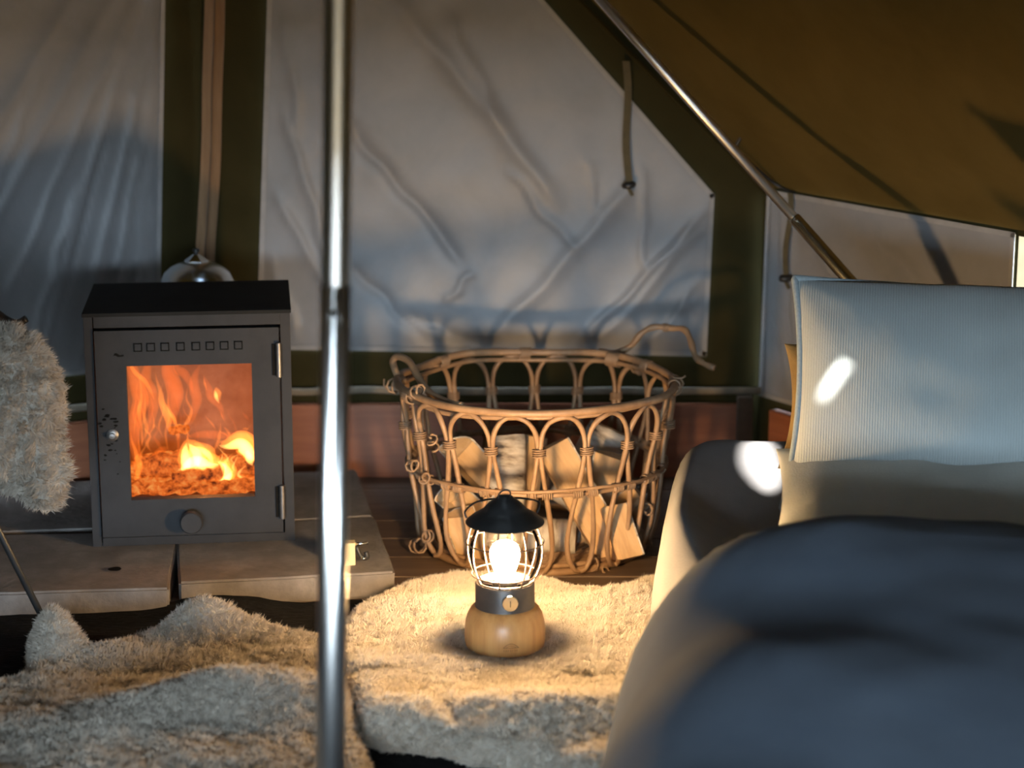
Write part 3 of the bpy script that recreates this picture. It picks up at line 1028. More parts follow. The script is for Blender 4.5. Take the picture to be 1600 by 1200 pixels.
def tongue(pts, w, mat, yd, flat=0.7):
    """pts in photo-like window units -> stove coordinates; w = half widths in metres"""
    P = cr([Vector((fx(a), yd + dy, fz(b))) for a, b, dy in pts], 7)
    n = len(P)
    ww = cr([Vector((q, 0, 0)) for q in w], max(1, (n - 1) // (len(w) - 1)))
    R = [max(0.0004, ww[min(len(ww) - 1, int(i * (len(ww) - 1) / (n - 1)))].x) for i in range(n)]
    P = [p + Vector((0.003 * noise.noise(p * 40), 0, 0.002 * noise.noise(p * 40 + Vector((9, 0, 0))))) for p in P]
    MB().tube(P, R, 12, flat=flat).build('flame', mat, fire)


MB().box((fx(300), 0.15, 0.215), ((wr - wl) / 2 + 0.02, 0.085, 0.135), bev=0.02).build('glowing_gas', HAZE, fire)
# (path, half widths, material, depth)
T = [
    ([(212, 775, 0), (206, 700, 0), (216, 640, .01), (204, 590, .01), (212, 560, .01)], [.004, .012, .016, .010, .002], ORG, .10),
    ([(228, 700, 0), (236, 650, 0), (226, 610, 0), (238, 575, .01)], [.004, .012, .011, .002], ORG, .12),
    ([(240, 640, 0), (226, 612, 0), (208, 592, 0), (202, 575, 0)], [.001, .0045, .004, .001], MIDF, .09),
    ([(262, 694, 0), (258, 668, 0), (250, 640, 0), (247, 618, 0), (243, 600, 0)], [.003, .008, .006, .003, .0008], MIDF, .10),
    ([(282, 693, 0), (270, 676, 0), (262, 660, 0), (252, 645, 0)], [.001, .0035, .003, .0008], MIDF, .095),
    ([(265, 690, .01), (272, 640, .01), (262, 600, .01), (272, 572, .01)], [.006, .016, .013, .002], ORG, .13),
    ([(300, 640, 0), (290, 610, 0), (276, 600, 0), (270, 575, 0)], [.002, .009, .008, .002], ORG, .13),
    ([(352, 680, 0), (340, 655, 0), (330, 640, 0), (322, 618, 0), (318, 606, 0)], [.002, .007, .009, .005, .001], ORG, .11),
    ([(342, 652, 0), (338, 640, 0), (336, 630, 0)], [.0008, .004, .0008], HOT, .105),
    ([(322, 632, 0), (320, 620, 0), (318, 608, 0)], [.0008, .0028, .0006], MIDF, .105),
    ([(335, 695, 0), (330, 685, 0), (318, 672, 0)], [.0006, .0025, .0006], MIDF, .11),
    ([(352, 682, 0), (348, 672, 0), (345, 664, 0)], [.0006, .002, .0006], MIDF, .10),
    ([(390, 680, 0), (384, 672, 0), (378, 664, 0)], [.0006, .0035, .0006], ORG, .10),
    # lower left wall flame
    ([(206, 772, 0), (211, 745, 0), (206, 720, 0), (201, 690, 0)], [.004, .006, .004, .001], MIDF, .085),
    ([(252, 725, 0), (243, 712, 0), (236, 700, 0)], [.001, .004, .001], ORG, .10),
    # white hot heart
    ([(280, 760, 0), (288, 740, 0), (285, 718, 0), (288, 706, 0)], [.004, .010, .006, .001], HOT, .075),
    ([(275, 754, 0), (300, 742, 0), (318, 748, 0), (340, 752, 0), (350, 742, 0)], [.005, .015, .014, .010, .002], HOT, .080),
    ([(302, 748, 0), (306, 730, 0), (298, 716, 0), (290, 708, 0)], [.004, .009, .006, .001], HOT, .078),
    ([(330, 742, 0), (322, 728, 0), (308, 718, 0), (298, 714, 0)], [.003, .006, .004, .001], HOT, .082),
    ([(345, 772, 0), (352, 758, 0), (346, 744, 0), (338, 738, 0)], [.006, .009, .006, .001], HOT, .070),
    ([(335, 774, 0), (350, 766, 0), (362, 752, 0)], [.004, .007, .001], HOT, .070),
    ([(398, 742, 0), (390, 735, 0), (382, 722, 0), (372, 714, 0), (352, 718, 0), (340, 716, 0)], [.003, .009, .013, .011, .005, .001], HOT, .090),
    ([(394, 750, 0), (388, 738, 0), (384, 724, 0)], [.001, .008, .003], HOT, .085),
    ([(360, 710, 0), (358, 698, 0), (352, 690, 0), (348, 688, 0)], [.002, .003, .002, .0008], MIDF, .095),
    ([(290, 706, 0), (315, 704, 0), (345, 706, 0), (390, 706, 0)], [.003, .008, .008, .003], ORG, .12),
    ([(378, 694, 0), (384, 693, 0), (390, 694, 0)], [.0008, .003, .0008], MIDF, .10),
    ([(372, 774, 0), (376, 766, 0), (370, 760, 0)], [.001, .004, .001], MIDF, .075),
    ([(240, 776, 0), (236, 750, 0), (248, 728, 0), (258, 722, 0)], [.004, .013, .010, .002], ORG, .11),
    ([(300, 772, 0), (330, 768, 0), (360, 766, 0), (396, 764, 0)], [.004, .010, .011, .004], ORG, .07),
    ([(290, 700, 0), (305, 660, 0), (300, 630, 0), (312, 600, 0)], [.002, .010, .010, .002], ORG, .16),
]
for pts, w, mt_, yd in T:
    tongue(pts, w, mt_, yd)
    if mt_ is HOT:      # softer, wider sheath of yellow flame around each white hot core
        tongue([(a + 2, b - 4, d) for a, b, d in pts], [q * 1.7 + 0.001 for q in w], MIDF, yd + 0.004)
# fine wisps licking up from the embers
rw = random.Random(21)
for i in range(46):
    left = i % 3 != 0
    x0 = rw.uniform(203, 300) if left else rw.uniform(270, 396)
    y0 = rw.uniform(690, 770) if left else rw.uniform(700, 768)
    hgt = rw.uniform(40, 120) if left else rw.uniform(18, 60)
    sw = rw.uniform(-14, 14)
    pts = [(x0, y0, 0)] + [(x0 + sw * k / 4 + rw.uniform(-7, 7), y0 - hgt * k / 4, rw.uniform(-.008, .008)) for k in range(1, 5)]
    r0 = rw.uniform(.0012, .0042)
    tongue(pts, [.0006, r0, r0 * .8, r0 * .5, .0005], MIDF if rw.random() < .45 else ORG, rw.uniform(.07, .16))
for i in range(12):
    x0, y0 = rw.uniform(275, 392), rw.uniform(735, 768)
    pts = [(x0, y0, 0), (x0 + rw.uniform(-8, 8), y0 - 8, 0), (x0 + rw.uniform(-12, 12), y0 - rw.uniform(14, 30), 0)]
    r0 = rw.uniform(.0012, .0032)
    tongue(pts, [.0008, r0, .0005], HOT, rw.uniform(.06, .10))
ldt = bpy.data.lights.new('fire_glow', 'POINT')
ldt.energy = 0.7
ldt.color = (1.0, 0.34, 0.08)
ldt.shadow_soft_size = 0.03
lo = bpy.data.objects.new('fire_glow', ldt)
COL.objects.link(lo)
lo.matrix_world = stM @ Matrix.Translation((fx(320), 0.09, fz(720)))

# shiny dome standing behind the stove
kc = at(308, 447, Y=4.22)
kz = 0.048
hd = kc.z - 0.048
can = empty('steel_canister', (kc.x, 4.22, 0.048))
tag(can, 'polished steel canister with a domed lid and pointed cap behind the stove', 'canister')
R_ = 0.073
MB().lathe([(R_ - 0.004, 0), (R_, 0.004), (R_, hd - 0.006), (R_ + 0.002, hd - 0.004)], 40).build('body', M['chrome'], can, auto=40)
MB().lathe([(R_ + 0.002, hd - 0.006), (R_ * 0.985, hd + 0.010), (R_ * 0.88, hd + 0.026), (R_ * 0.70, hd + 0.038), (R_ * 0.48, hd + 0.046), (R_ * 0.34, hd + 0.049)], 40).build('dome_lid', M['brushed'], can, auto=60)
MB().lathe([(0.024, hd + 0.047), (0.023, hd + 0.052), (0.006, hd + 0.064), (0.0, hd + 0.065)], 6).build('pointed_cap', M['chrome'], can, smooth=False)
MB().lathe([(0.004, hd + 0.060), (0.004, hd + 0.068), (0.0065, hd + 0.069), (0.0065, hd + 0.074), (0.0, hd + 0.076)], 14).build('knob', M['black'], can, auto=40)
MB().tube(cr([(-0.052, -0.052, hd - 0.01), (-0.045, -0.05, hd + 0.012), (-0.038, -0.05, hd + 0.014), (-0.03, -0.058, hd - 0.01)], 6), 0.004, 8).build('clasp', M['black'], can)

# cream block with chrome clip on the slab
q = at(548, 884, z=0.0495)
blk = empty('fire_lighter', (q.x, q.y + 0.012, 0.0496), math.radians(4))
tag(blk, 'small cream block with a chrome clip on the slab beside the centre pole', 'fire lighter')
MB().box((-0.006, 0.0, 0.0205), (0.0135, 0.011, 0.0205), bev=0.0015).build('block', M['cream'], blk, smooth=False)
MB().tube([(0.006, 0, 0.036), (0.030, 0.002, 0.037)], 0.0028, 10).build('pin', M['chrome'], blk)
MB().tube(cr([(0.010, -0.002, 0.032), (0.014, -0.003, 0.02), (0.020, -0.003, 0.012), (0.028, -0.002, 0.012), (0.026, -0.001, 0.022)], 5), 0.0045, 10).build('clip', M['black'], blk)
MB().lathe([(0.0, 0.0), (0.005, 0.0), (0.005, 0.004), (0.0, 0.005)], 14, c=(0.022, -0.006, 0.010)).build('stud', M['chrome'], blk)

# ------------------------------------------------------------------ rattan basket
bctr = at(838, 903, z=0.0)
RB, RT, BH = 0.216, 0.258, 0.318
BC = Vector((at(838, 800, Y=3.98).x, bctr.y + RB, 0.0))
basket = empty('rattan_basket', BC)
tag(basket, 'round open rattan basket full of split birch logs', 'basket')


def rad(z): return RB + (RT - RB) * (max(z, 0) / BH) ** 0.85


def bp(a, z, dr_=0.0):
    r = rad(z) + dr_
    return Vector((r * math.cos(a), r * math.sin(a), z))


NA = 18
PA = 2 * PI / NA
off0 = -PI / 2 + PA * 0.52


def ring(z, r, cane_r, name, wob=0.002, dr_=0.0, n=90, tilt=0.0, seed=0):
    pts = []
    for i in range(n):
        a = 2 * PI * i / n
        w = wob * noise.noise(Vector((math.cos(a) * 1.5, math.sin(a) * 1.5, seed)))
        pts.append(bp(a, z, dr_) + Vector((0, 0, w + tilt * math.cos(a))) + bp(a, z).normalized() * w)
    return MB().tube(pts, cane_r, 10, closed=True).build(name, M['cane'], basket)


ring(BH, RT, 0.0072, 'top_rim', 0.007, 0.002, seed=1)
ring(BH - 0.012, RT, 0.0045, 'inner_rim', 0.006, -0.006, seed=1.3)
ring(0.160, 0, 0.0042, 'middle_ring', 0.004, -0.006, seed=2)
ring(0.168, 0, 0.0030, 'middle_ring', 0.004, 0.006, seed=3)
ring(0.007, 0, 0.0070, 'bottom_ring', 0.002, -0.012, seed=4)
ring(0.016, 0, 0.0045, 'bottom_ring', 0.004, -0.020, seed=5)
half = [(-.50, .010), (-.36, .014), (-.22, .034), (-.175, .066), (-.235, .112), (-.33, .160), (-.415, .208), (-.462, .248), (-.42, .277), (-.30, .297), (-.14, .307), (0, .3095)]
full = half + [(-a, z) for a, z in half[-2::-1]]
for i in range(NA):
    c = off0 + i * PA
    jit = random.uniform(-0.02, 0.02)
    pts = []
    for k, (d, z) in enumerate(full):
        edge = 1.0 if 2 < k < len(full) - 3 else 0.0
        a = c + (d + jit * edge) * PA
        pts.append(bp(a, z, 0.003 * math.sin(k * 1.3 + i)))
    MB().tube(cr(pts, 4), [0.0047 + 0.0004 * math.sin(i * 2.1 + k * .5) for k in range((len(pts) - 1) * 4 + 1)], 8).build('cane_arch', M['cane'], basket)


def wrap_mesh(name, R, L, turns, r):
    pts = []
    n = int(turns * 12)
    for i in range(n + 1):
        t = i / n
        a = 2 * PI * turns * t
        pts.append((L * (t - 0.5), R * math.cos(a), R * 1.05 * math.sin(a)))
    return MB().tube(pts, r, 5).mesh(name)


# bindings where neighbouring arches touch (vertical axis) and along the middle ring
wm1 = wrap_mesh('binding', 0.0092, 0.016, 4, 0.0016)
wm2 = wrap_mesh('binding', 0.0080, 0.020, 5, 0.0017)


def put_wrap(me, p, axis, parent=basket, sc=(1, 1, 1)):
    o = link('binding', me, M['canebind'], parent)
    q = Vector(axis).to_track_quat('X', 'Z')
    o.matrix_local = Matrix.Translation(p) @ q.to_matrix().to_4x4() @ Matrix.Diagonal((*sc, 1))
    return o


for i in range(NA):
    a = off0 + (i + 0.5) * PA
    put_wrap(wm1, bp(a, 0.243), (0, 0, 1), sc=(1, 1, 1.15))
    for sgn in (-1, 1):
        a2 = off0 + (i + sgn * 0.33) * PA
        put_wrap(wm2, bp(a2, 0.163, 0.0), (-math.sin(a2), math.cos(a2), 0))
# broad bindings that hold the handles on the rim
wm3 = wrap_mesh('handle_binding', 0.0125, 0.030, 9, 0.0022)
wm4 = wrap_mesh('handle_binding', 0.0115, 0.022, 7, 0.0020)


def rim_at_px(px, back, z=BH):
    # angle on the rim whose projection has this pixel column
    best, ba = 1e9, 0
    for i in range(720):
        a = 2 * PI * i / 720
        if (math.sin(a) > 0) != back: continue
        p = bp(a, z) + BC
        d = p - CAM
        X = 800 + F * d.x / d.dot(FWD)
        if abs(X - px) < best: best, ba = abs(X - px), a
    return ba


for px, back, mesh_ in ((960, True, wm3), (820, True, wm4), (690, True, wm4), (1012, True, wm4), (640, False, wm4), (620, True, wm4), (1062, False, wm4)):
    a = rim_at_px(px, back)
    o = put_wrap(mesh_, bp(a, BH - 0.005), (-math.sin(a), math.cos(a), 0))
    o.name = 'handle_binding'
# handles
L0 = bp(rim_at_px(622, True), BH) 
def rel(x, y, Y): return at(x, y, Y=Y) - BC
MB().tube(cr([rel(628, 606, 4.02), rel(622, 590, 4.00), rel(614, 566, 3.98), rel(622, 557, 3.97), rel(640, 566, 3.94), rel(655, 592, 3.90), rel(672, 614, 3.86), rel(700, 629, 3.80), rel(722, 634, 3.765)], 6),
          0.0068, 9).build('handle', M['cane'], basket)
hr = cr([rel(935, 549, 4.225), rel(962, 551, 4.22), rel(985, 541, 4.21), rel(1003, 520, 4.205), rel(1024, 511, 4.20), rel(1048, 513, 4.19), rel(1069, 515, 4.17), rel(1079, 532, 4.15), rel(1086, 556, 4.13), rel(1100, 568, 4.11), rel(1117, 575, 4.10)], 6)
MB().tube(hr, [0.0062 + 0.0008 * math.sin(i * .9) for i in range(len(hr))], 9).build('handle', M['cane'], basket)
put_wrap(wm4, rel(1040, 512, 4.193), (1, 0, 0.0), sc=(0.5, .62, .62))


# loose curls of cane
def curl(px, py, Y, R, turns, axis, seed, drop=0.0):
    rnd = random.Random(seed)
    c = rel(px, py, Y)
    q = Vector(axis).to_track_quat('Z', 'X')
    pts = []
    n = int(turns * 10)
    for i in range(n + 1):
        t = i / n
        a = 2 * PI * turns * t + seed
        r = R * (1.0 - 0.25 * t + 0.15 * math.sin(a * 1.7))
        pts.append(c + q @ Vector((r * math.cos(a), r * math.sin(a), 0.018 * (t - 0.5) * turns)) + Vector((0, 0, -drop * t)))
    MB().tube(pts, 0.0021, 6).build('cane_curl', M['canebind'], basket)


curl(618, 602, 3.985, 0.017, 2.3, (0.3, -1, 0.1), 1)
curl(652, 612, 3.84, 0.014, 2.0, (0.5, -1, 0.3), 2)
curl(676, 690, 3.78, 0.010, 2.0, (0, -0.6, 1), 3)
curl(645, 728, 3.86, 0.012, 1.8, (0.4, -1, 0.2), 4)
curl(664, 748, 3.83, 0.010, 1.7, (0.2, -1, 0.6), 5)
curl(655, 852, 3.90, 0.015, 2.2, (0.3, -1, 0.3), 6)
curl(668, 838, 3.88, 0.012, 1.8, (-0.2, -1, 0.5), 7)
curl(1000, 575, 4.16, 0.013, 2.4, (0.1, -1, 0.1), 8)
curl(1058, 598, 3.96, 0.013, 2.2, (0.2, -0.4, 1), 9)
curl(926, 880, 3.80, 0.014, 1.7, (0, -1, 0.3), 10)
curl(945, 895, 3.81, 0.010, 1.6, (0.3, -1, 0.6), 11)
curl(1012, 795, 3.87, 0.011, 1.6, (-0.2, -1, 0.3), 12)
# woven base
bs = MB()
for i in range(9):
    a = PI * i / 9
    bs.tube([bp(a, 0.006, -0.012), Vector((0, 0, 0.006)), bp(a + PI, 0.006, -0.012)], 0.004, 6)
for r in np.arange(0.025, 0.2, 0.012):
    bs.tube([(r * math.cos(2 * PI * i / 48), r * math.sin(2 * PI * i / 48), 0.008 + 0.003 * math.sin(i * 9 * PI / 24)) for i in range(48)], 0.0035, 5, closed=True)
o = bs.build('woven_base', M['canebind'], basket)


# ------------------------------------------------------------------ split logs in the basket
def split_log(p, q, r, half_ang, bdir, label, seed, apex=0.0, bark=True):
    """wedge split from a round log: p, q axis ends (world), spin turns the bark side"""
    p, q = Vector(p), Vector(q)
    ax = q - p
    L = ax.length
    rnd = random.Random(seed)
    n = 8
    ring2 = [(-apex * r, 0.0)]
    arc = [(r * math.cos(-half_ang + 2 * half_ang * k / n), r * math.sin(-half_ang + 2 * half_ang * k / n)) for k in range(n + 1)]
    ring2 = [(-apex * r, -0.12 * r), *arc, (-apex * r, 0.12 * r)]
    cxm = sum(a for a, b in ring2) / len(ring2)
    m = len(ring2)
    ns = 9
    vs = []
    for j in range(ns + 1):
        t = j / ns
        for k, (a, b) in enumerate(ring2):
            w = 0.05 * r
            sx = noise.noise(Vector((a * 40, b * 40, t * L * 14 + seed))) * w
            sy = noise.noise(Vector((b * 40, a * 40, t * L * 14 + seed + 9))) * w
            slant = 0.0
            if j == 0: slant = (a - cxm) * 0.15
            if j == ns: slant = (a - cxm) * rnd.uniform(-0.05, 0.1) + b * 0.12
            vs.append((a - cxm + sx, b + sy, L * t + slant))
    fs = []
    for j in range(ns):
        for k in range(m):
            l = (k + 1) % m
            fs.append((j * m + k, j * m + l, (j + 1) * m + l, (j + 1) * m + k))
    fs.append(tuple(range(m - 1, -1, -1)))
    fs.append(tuple(ns * m + k for k in range(m)))
    o = MB().add(vs, fs).build('split_log', M['splitwood'], smooth=False)
    qz = ax.to_track_quat('Z', 'Y')
    lb_ = qz.inverted() @ Vector(bdir)
    spin = math.atan2(lb_.y, lb_.x)
    o.matrix_world = Matrix.Translation(p) @ qz.to_matrix().to_4x4() @ Matrix.Rotation(spin, 4, 'Z')
    tag(o, label, 'log', 'split birch logs in the basket')
    if bark:
        bv, bf = [], []
        for j in range(ns + 1):
            for k in range(1, n + 2):
                v_ = Vector(vs[j * m + k])
                nrm = Vector((arc[k - 1][0], arc[k - 1][1], 0)).normalized()
                bv.append(v_ + nrm * 0.0004)
                bv.append(v_ + nrm * 0.0034)
        w2 = (n + 1) * 2
        for j in range(ns):
            for k in range(n):
                a0 = j * w2 + 2 * k
                bf.append((a0 + 1, a0 + 3, a0 + w2 + 3, a0 + w2 + 1))
                bf.append((a0, a0 + w2, a0 + w2 + 2, a0 + 2))
            e0 = j * w2
            bf.append((e0, e0 + 1, e0 + w2 + 1, e0 + w2))
            e1 = j * w2 + 2 * n
            bf.append((e1 + 1, e1, e1 + w2, e1 + w2 + 1))
        for j in (0, ns):
            for k in range(n):
                a0 = j * w2 + 2 * k
                bf.append((a0, a0 + 2, a0 + 3, a0 + 1) if j == 0 else (a0, a0 + 1, a0 + 3, a0 + 2))
        MB().add(bv, bf).build('bark', M['bark'], o)
    return o


h90 = PI / 2


def A(x, y, Y): return at(x, y, Y=Y)


split_log(A(788, 850, 3.89), A(793, 682, 3.95), 0.033, 2.3, (-0.15, -1, 0), 'birch log with white bark standing upright behind the lantern', 1, apex=0.6)
split_log(A(962, 872, 3.86), A(862, 694, 3.92), 0.056, 0.80, (0.60, 0.80, 0), 'long pale split log leaning diagonally across the basket', 2)
split_log(A(925, 850, 3.97), A(952, 708, 3.97), 0.050, 0.85, (-0.65, 0.76, 0), 'short split log with pale face on the right side of the basket', 3)
split_log(A(800, 790, 4.08), A(712, 694, 3.94), 0.044, 0.9, (-0.2, 0.6, 0.9), 'brown split log end poking out at the upper left of the basket', 4)
split_log(A(800, 860, 4.05), A(700, 768, 3.88), 0.036, 0.9, (0.2, 0.9, -0.3), 'grey split log lying below the upper left log end', 5)
split_log(A(958, 795, 3.86), A(985, 872, 3.82), 0.044, 0.8, (0.5, 0.8, 0.1), 'stubby split wedge at the lower right front of the basket', 6)
split_log(A(900, 838, 3.90), A(700, 822, 3.90), 0.034, 1.2, (0.0, -0.8, 0.5), 'bark covered log lying low on the left of the basket', 7)
split_log(A(880, 790, 4.07), A(950, 668, 4.08), 0.040, 1.6, (-0.4, -0.8, 0.4), 'dark barked log leaning at the back right of the basket', 8, apex=0.4)
split_log(A(815, 830, 4.02), A(838, 682, 4.04), 0.036, 1.0, (-0.7, 0.6, 0), 'birch log end peeping out behind the upright white log', 9)
split_log(A(890, 880, 3.97), A(1000, 772, 3.96), 0.036, 0.9, (0.3, 0.8, 0.4), 'split log lying across the back of the right side', 10)
split_log(A(742, 872, 3.88), A(715, 800, 3.85), 0.038, 0.9, (-0.4, 0.9, 0), 'small split wedge at the lower left of the basket behind the lantern', 11)
split_log(A(860, 880, 4.06), A(740, 860, 4.02), 0.040, 1.2, (0, -0.5, 0.8), 'log buried at the bottom middle of the basket', 12)


# ------------------------------------------------------------------ heightfield rugs
def poly_sd(P, poly):
    """distance to the polygon edge, positive inside (numpy)"""
    n = len(poly)
    inside = np.zeros(len(P), bool)
    dmin = np.full(len(P), 1e9)
    near = P.copy()
    for i in range(n):
        a = poly[i]; b = poly[(i + 1) % n]
        ab = b - a
        t = np.clip(((P - a) @ ab) / (ab @ ab), 0, 1)
        fp = a + t[:, None] * ab
        dd_ = np.linalg.norm(P - fp, axis=1)
        near = np.where((dd_ < dmin)[:, None], fp, near)
        dmin = np.minimum(dmin, dd_)
        cond = ((a[1] > P[:, 1]) != (b[1] > P[:, 1]))
        with np.errstate(divide='ignore', invalid='ignore'):
            xi = (b[0] - a[0]) * (P[:, 1] - a[1]) / (b[1] - a[1]) + a[0]
        inside ^= cond & (P[:, 0] < xi)
    return np.where(inside, dmin, -dmin), near


def height_mesh(poly, res, hfun):
    poly = np.array(poly)
    lo, hi = poly.min(0) - res, poly.max(0) + res
    nx, ny = int((hi[0] - lo[0]) / res) + 1, int((hi[1] - lo[1]) / res) + 1
    X, Y = np.meshgrid(lo[0] + np.arange(nx) * res, lo[1] + np.arange(ny) * res)
    P = np.stack([X.ravel(), Y.ravel()], 1)
    sd_, near = poly_sd(P, poly)
    # vertices just outside are pulled to the border so the outline is smooth
    keep = sd_ > -res * 1.45
    P = np.where((sd_ < 0)[:, None], near, P)
    Z = hfun(P, np.maximum(sd_, 0))
    idx = -np.ones(len(P), int)
    idx[keep] = np.arange(keep.sum())
    g_ = idx.reshape(ny, nx)
    q = np.stack([g_[:-1, :-1], g_[:-1, 1:], g_[1:, 1:], g_[1:, :-1]], -1).reshape(-1, 4)
    q = q[(q >= 0).all(1)]
    V = np.concatenate([P, Z[:, None]], 1)[keep]
    return V, q


def np_mesh(name, V, Q):
    me = bpy.data.meshes.new(name)
    me.from_pydata(V.tolist(), [], Q.tolist())
    me.update()
    return me


def npnoise(P, s, seed=0.0):
    return np.array([noise.noise(Vector((p[0] * s, p[1] * s, seed))) for p in P])


def fur(name, V, Q, count, length, width, mat, parent, lean=0.5, up=None, seed=1, clump=45.0):
    """short wool locks as thin tapered blades over a quad mesh"""
    rng = np.random.default_rng(seed)
    a, b, c, d = V[Q[:, 0]], V[Q[:, 1]], V[Q[:, 2]], V[Q[:, 3]]
    N = np.cross(c - a, d - b)
    ar = np.linalg.norm(N, axis=1)
    pick = rng.choice(len(Q), count, p=ar / ar.sum())
    u, v = rng.random((count, 1)), rng.random((count, 1))
    base = (a[pick] * (1 - u) + b[pick] * u) * (1 - v) + (d[pick] * (1 - u) + c[pick] * u) * v
    nn = N[pick] / ar[pick][:, None]
    # clumped direction: blades lean towards the centre of their lock
    cell = np.floor(base * clump + 0.35 * np.sin(base[:, [1, 2, 0]] * clump * 1.7))
    h = np.sin(cell @ np.array([[12.9898, 39.3467, 73.156], [78.233, 11.135, 52.235], [37.719, 83.155, 9.151]])) * 43758.5453
    h = (h - np.floor(h)) * 2 - 1
    dirv = nn + lean * h + rng.normal(0, 0.28, (count, 3))
    dirv /= np.linalg.norm(dirv, axis=1)[:, None]
    L = length * rng.uniform(0.55, 1.15, (count, 1)) * (1 + 0.25 * h[:, :1])
    bend = h[:, [2, 0, 1]] * 0.55 + rng.normal(0, 0.3, (count, 3))
    midp = base + dirv * L * 0.55
    tip = midp + (dirv + bend) * L * 0.5
    side = np.cross(dirv, rng.normal(0, 1, (count, 3)))
    side /= np.linalg.norm(side, axis=1)[:, None] + 1e-9
    w = width * rng.uniform(0.7, 1.3, (count, 1))
    VV = np.stack([base - side * w, base + side * w, midp - side * w * 0.8, midp + side * w * 0.8, tip], 1).reshape(-1, 3)
    i0 = np.arange(count) * 5
    loops = np.concatenate([np.stack([i0, i0 + 1, i0 + 3, i0 + 2], 1), np.stack([i0 + 2, i0 + 3, i0 + 4], 1)], 1).ravel()
    starts = np.stack([np.arange(count) * 7, np.arange(count) * 7 + 4], 1).ravel()
    me = bpy.data.meshes.new(name)
    me.vertices.add(len(VV)); me.vertices.foreach_set('co', VV.astype(np.float32).ravel())
    me.loops.add(len(loops)); me.loops.foreach_set('vertex_index', loops.astype(np.int32))
    me.polygons.add(len(starts)); me.polygons.foreach_set('loop_start', starts.astype(np.int32))
    me.update(calc_edges=True)
    me.validate()
    o = link(name, me, mat, parent)
    o['kind'] = 'stuff'
    return o


def fpx(pts, z=0.03):
    C_ = cr([Vector((*at(x, y, z=z).xy, 0)) for x, y in pts], 6, closed=True)
    return [np.array((p.x + 0.004 * noise.noise(p * 45), p.y + 0.004 * noise.noise(p * 45 + Vector((5, 5, 0))))) for p in C_]


def rounded(t, p=2.2):
    t = np.clip(t, 0, 1)
    return (1 - (1 - t) ** p) ** (1 / p)


# black rug on the floor
blk_poly = [np.array(p) for p in [(-1.7, 1.2), (0.35, 1.2), (0.35, 3.2), at(760, 915, z=0.0).xy[:], at(720, 905, z=0.0).xy[:], at(650, 912, z=0.0).xy[:], at(617, 938, z=0).xy[:], at(288, 951, z=0).xy[:], at(0, 955, z=0).xy[:], (-1.7, at(0, 955, z=0).y)]]
fold = np.array(at(345, 946, z=0.0).xy)


def blk_h(P, d):
    z = 0.006 + 0.002 * npnoise(P, 9, 1) + 0.0015 * npnoise(P, 28, 2)
    dd = (P - fold)
    z = z + 0.022 * np.exp(-(dd[:, 0] / 0.10) ** 2 - ((dd[:, 1] + 0.03) / 0.05) ** 2)
    return z * rounded(d / 0.01) + 0.0005


V, Q = height_mesh([list(map(float, p)) for p in blk_poly], 0.02, blk_h)
o = link('floor_rug', np_mesh('floor_rug', V, Q), M['blackrug'])
tag(o, 'black woven wool rug on the floor under the sheepskins', 'rug')

# sheepskin in the near left
P1 = fpx([(-260, 1500), (-250, 1080), (-60, 1075), (20, 1062), (42, 1040), (48, 990), (75, 985), (110, 1000), (150, 1025), (200, 1005), (250, 1000), (300, 985), (380, 985), (440, 995), (500, 1000), (545, 1000), (556, 1040), (548, 1085), (556, 1135), (585, 1200), (600, 1300), (560, 1500)], z=0.03)


def bumps(P, lst_):
    z = np.zeros(len(P))
    for (px, py), amp, sx, sy, rot in lst_:
        c = np.array(at(px, py, z=0.03).xy)
        d = P - c
        cr_, sr_ = math.cos(rot), math.sin(rot)
        u = d[:, 0] * cr_ + d[:, 1] * sr_
        v = -d[:, 0] * sr_ + d[:, 1] * cr_
        z += amp * np.exp(-(u / sx) ** 2 - (v / sy) ** 2)
    return z


B1 = [((315, 1000), 0.048, 0.075, 0.045, 0.15), ((390, 1008), 0.020, 0.09, 0.035, -0.1), ((85, 1020), 0.060, 0.045, 0.055, 0.2), ((160, 1030), 0.018, 0.07, 0.04, 0),
      ((330, 1120), 0.052, 0.13, 0.065, 0.1), ((470, 1110), 0.028, 0.09, 0.07, 0), ((150, 1160), 0.018, 0.12, 0.10, 0), ((480, 1040), 0.014, 0.08, 0.03, 0),
      ((240, 1060), -0.012, 0.09, 0.02, 0.1)]


def h1(P, d):
    z = 0.030 + bumps(P, B1) + 0.006 * npnoise(P, 11, 3) + 0.004 * npnoise(P, 30, 4) + 0.0025 * npnoise(P, 75, 5)
    return 0.012 + np.maximum(z, 0.012) * rounded(d / 0.035)


V, Q = height_mesh(P1, 0.0085, h1)
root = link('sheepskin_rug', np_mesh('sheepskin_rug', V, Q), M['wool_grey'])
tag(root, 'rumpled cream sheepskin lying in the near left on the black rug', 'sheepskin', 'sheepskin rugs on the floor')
fur('fleece', V, Q, 320000, 0.0072, 0.00052, M['wool_grey'], root, seed=11, lean=0.75, clump=95)

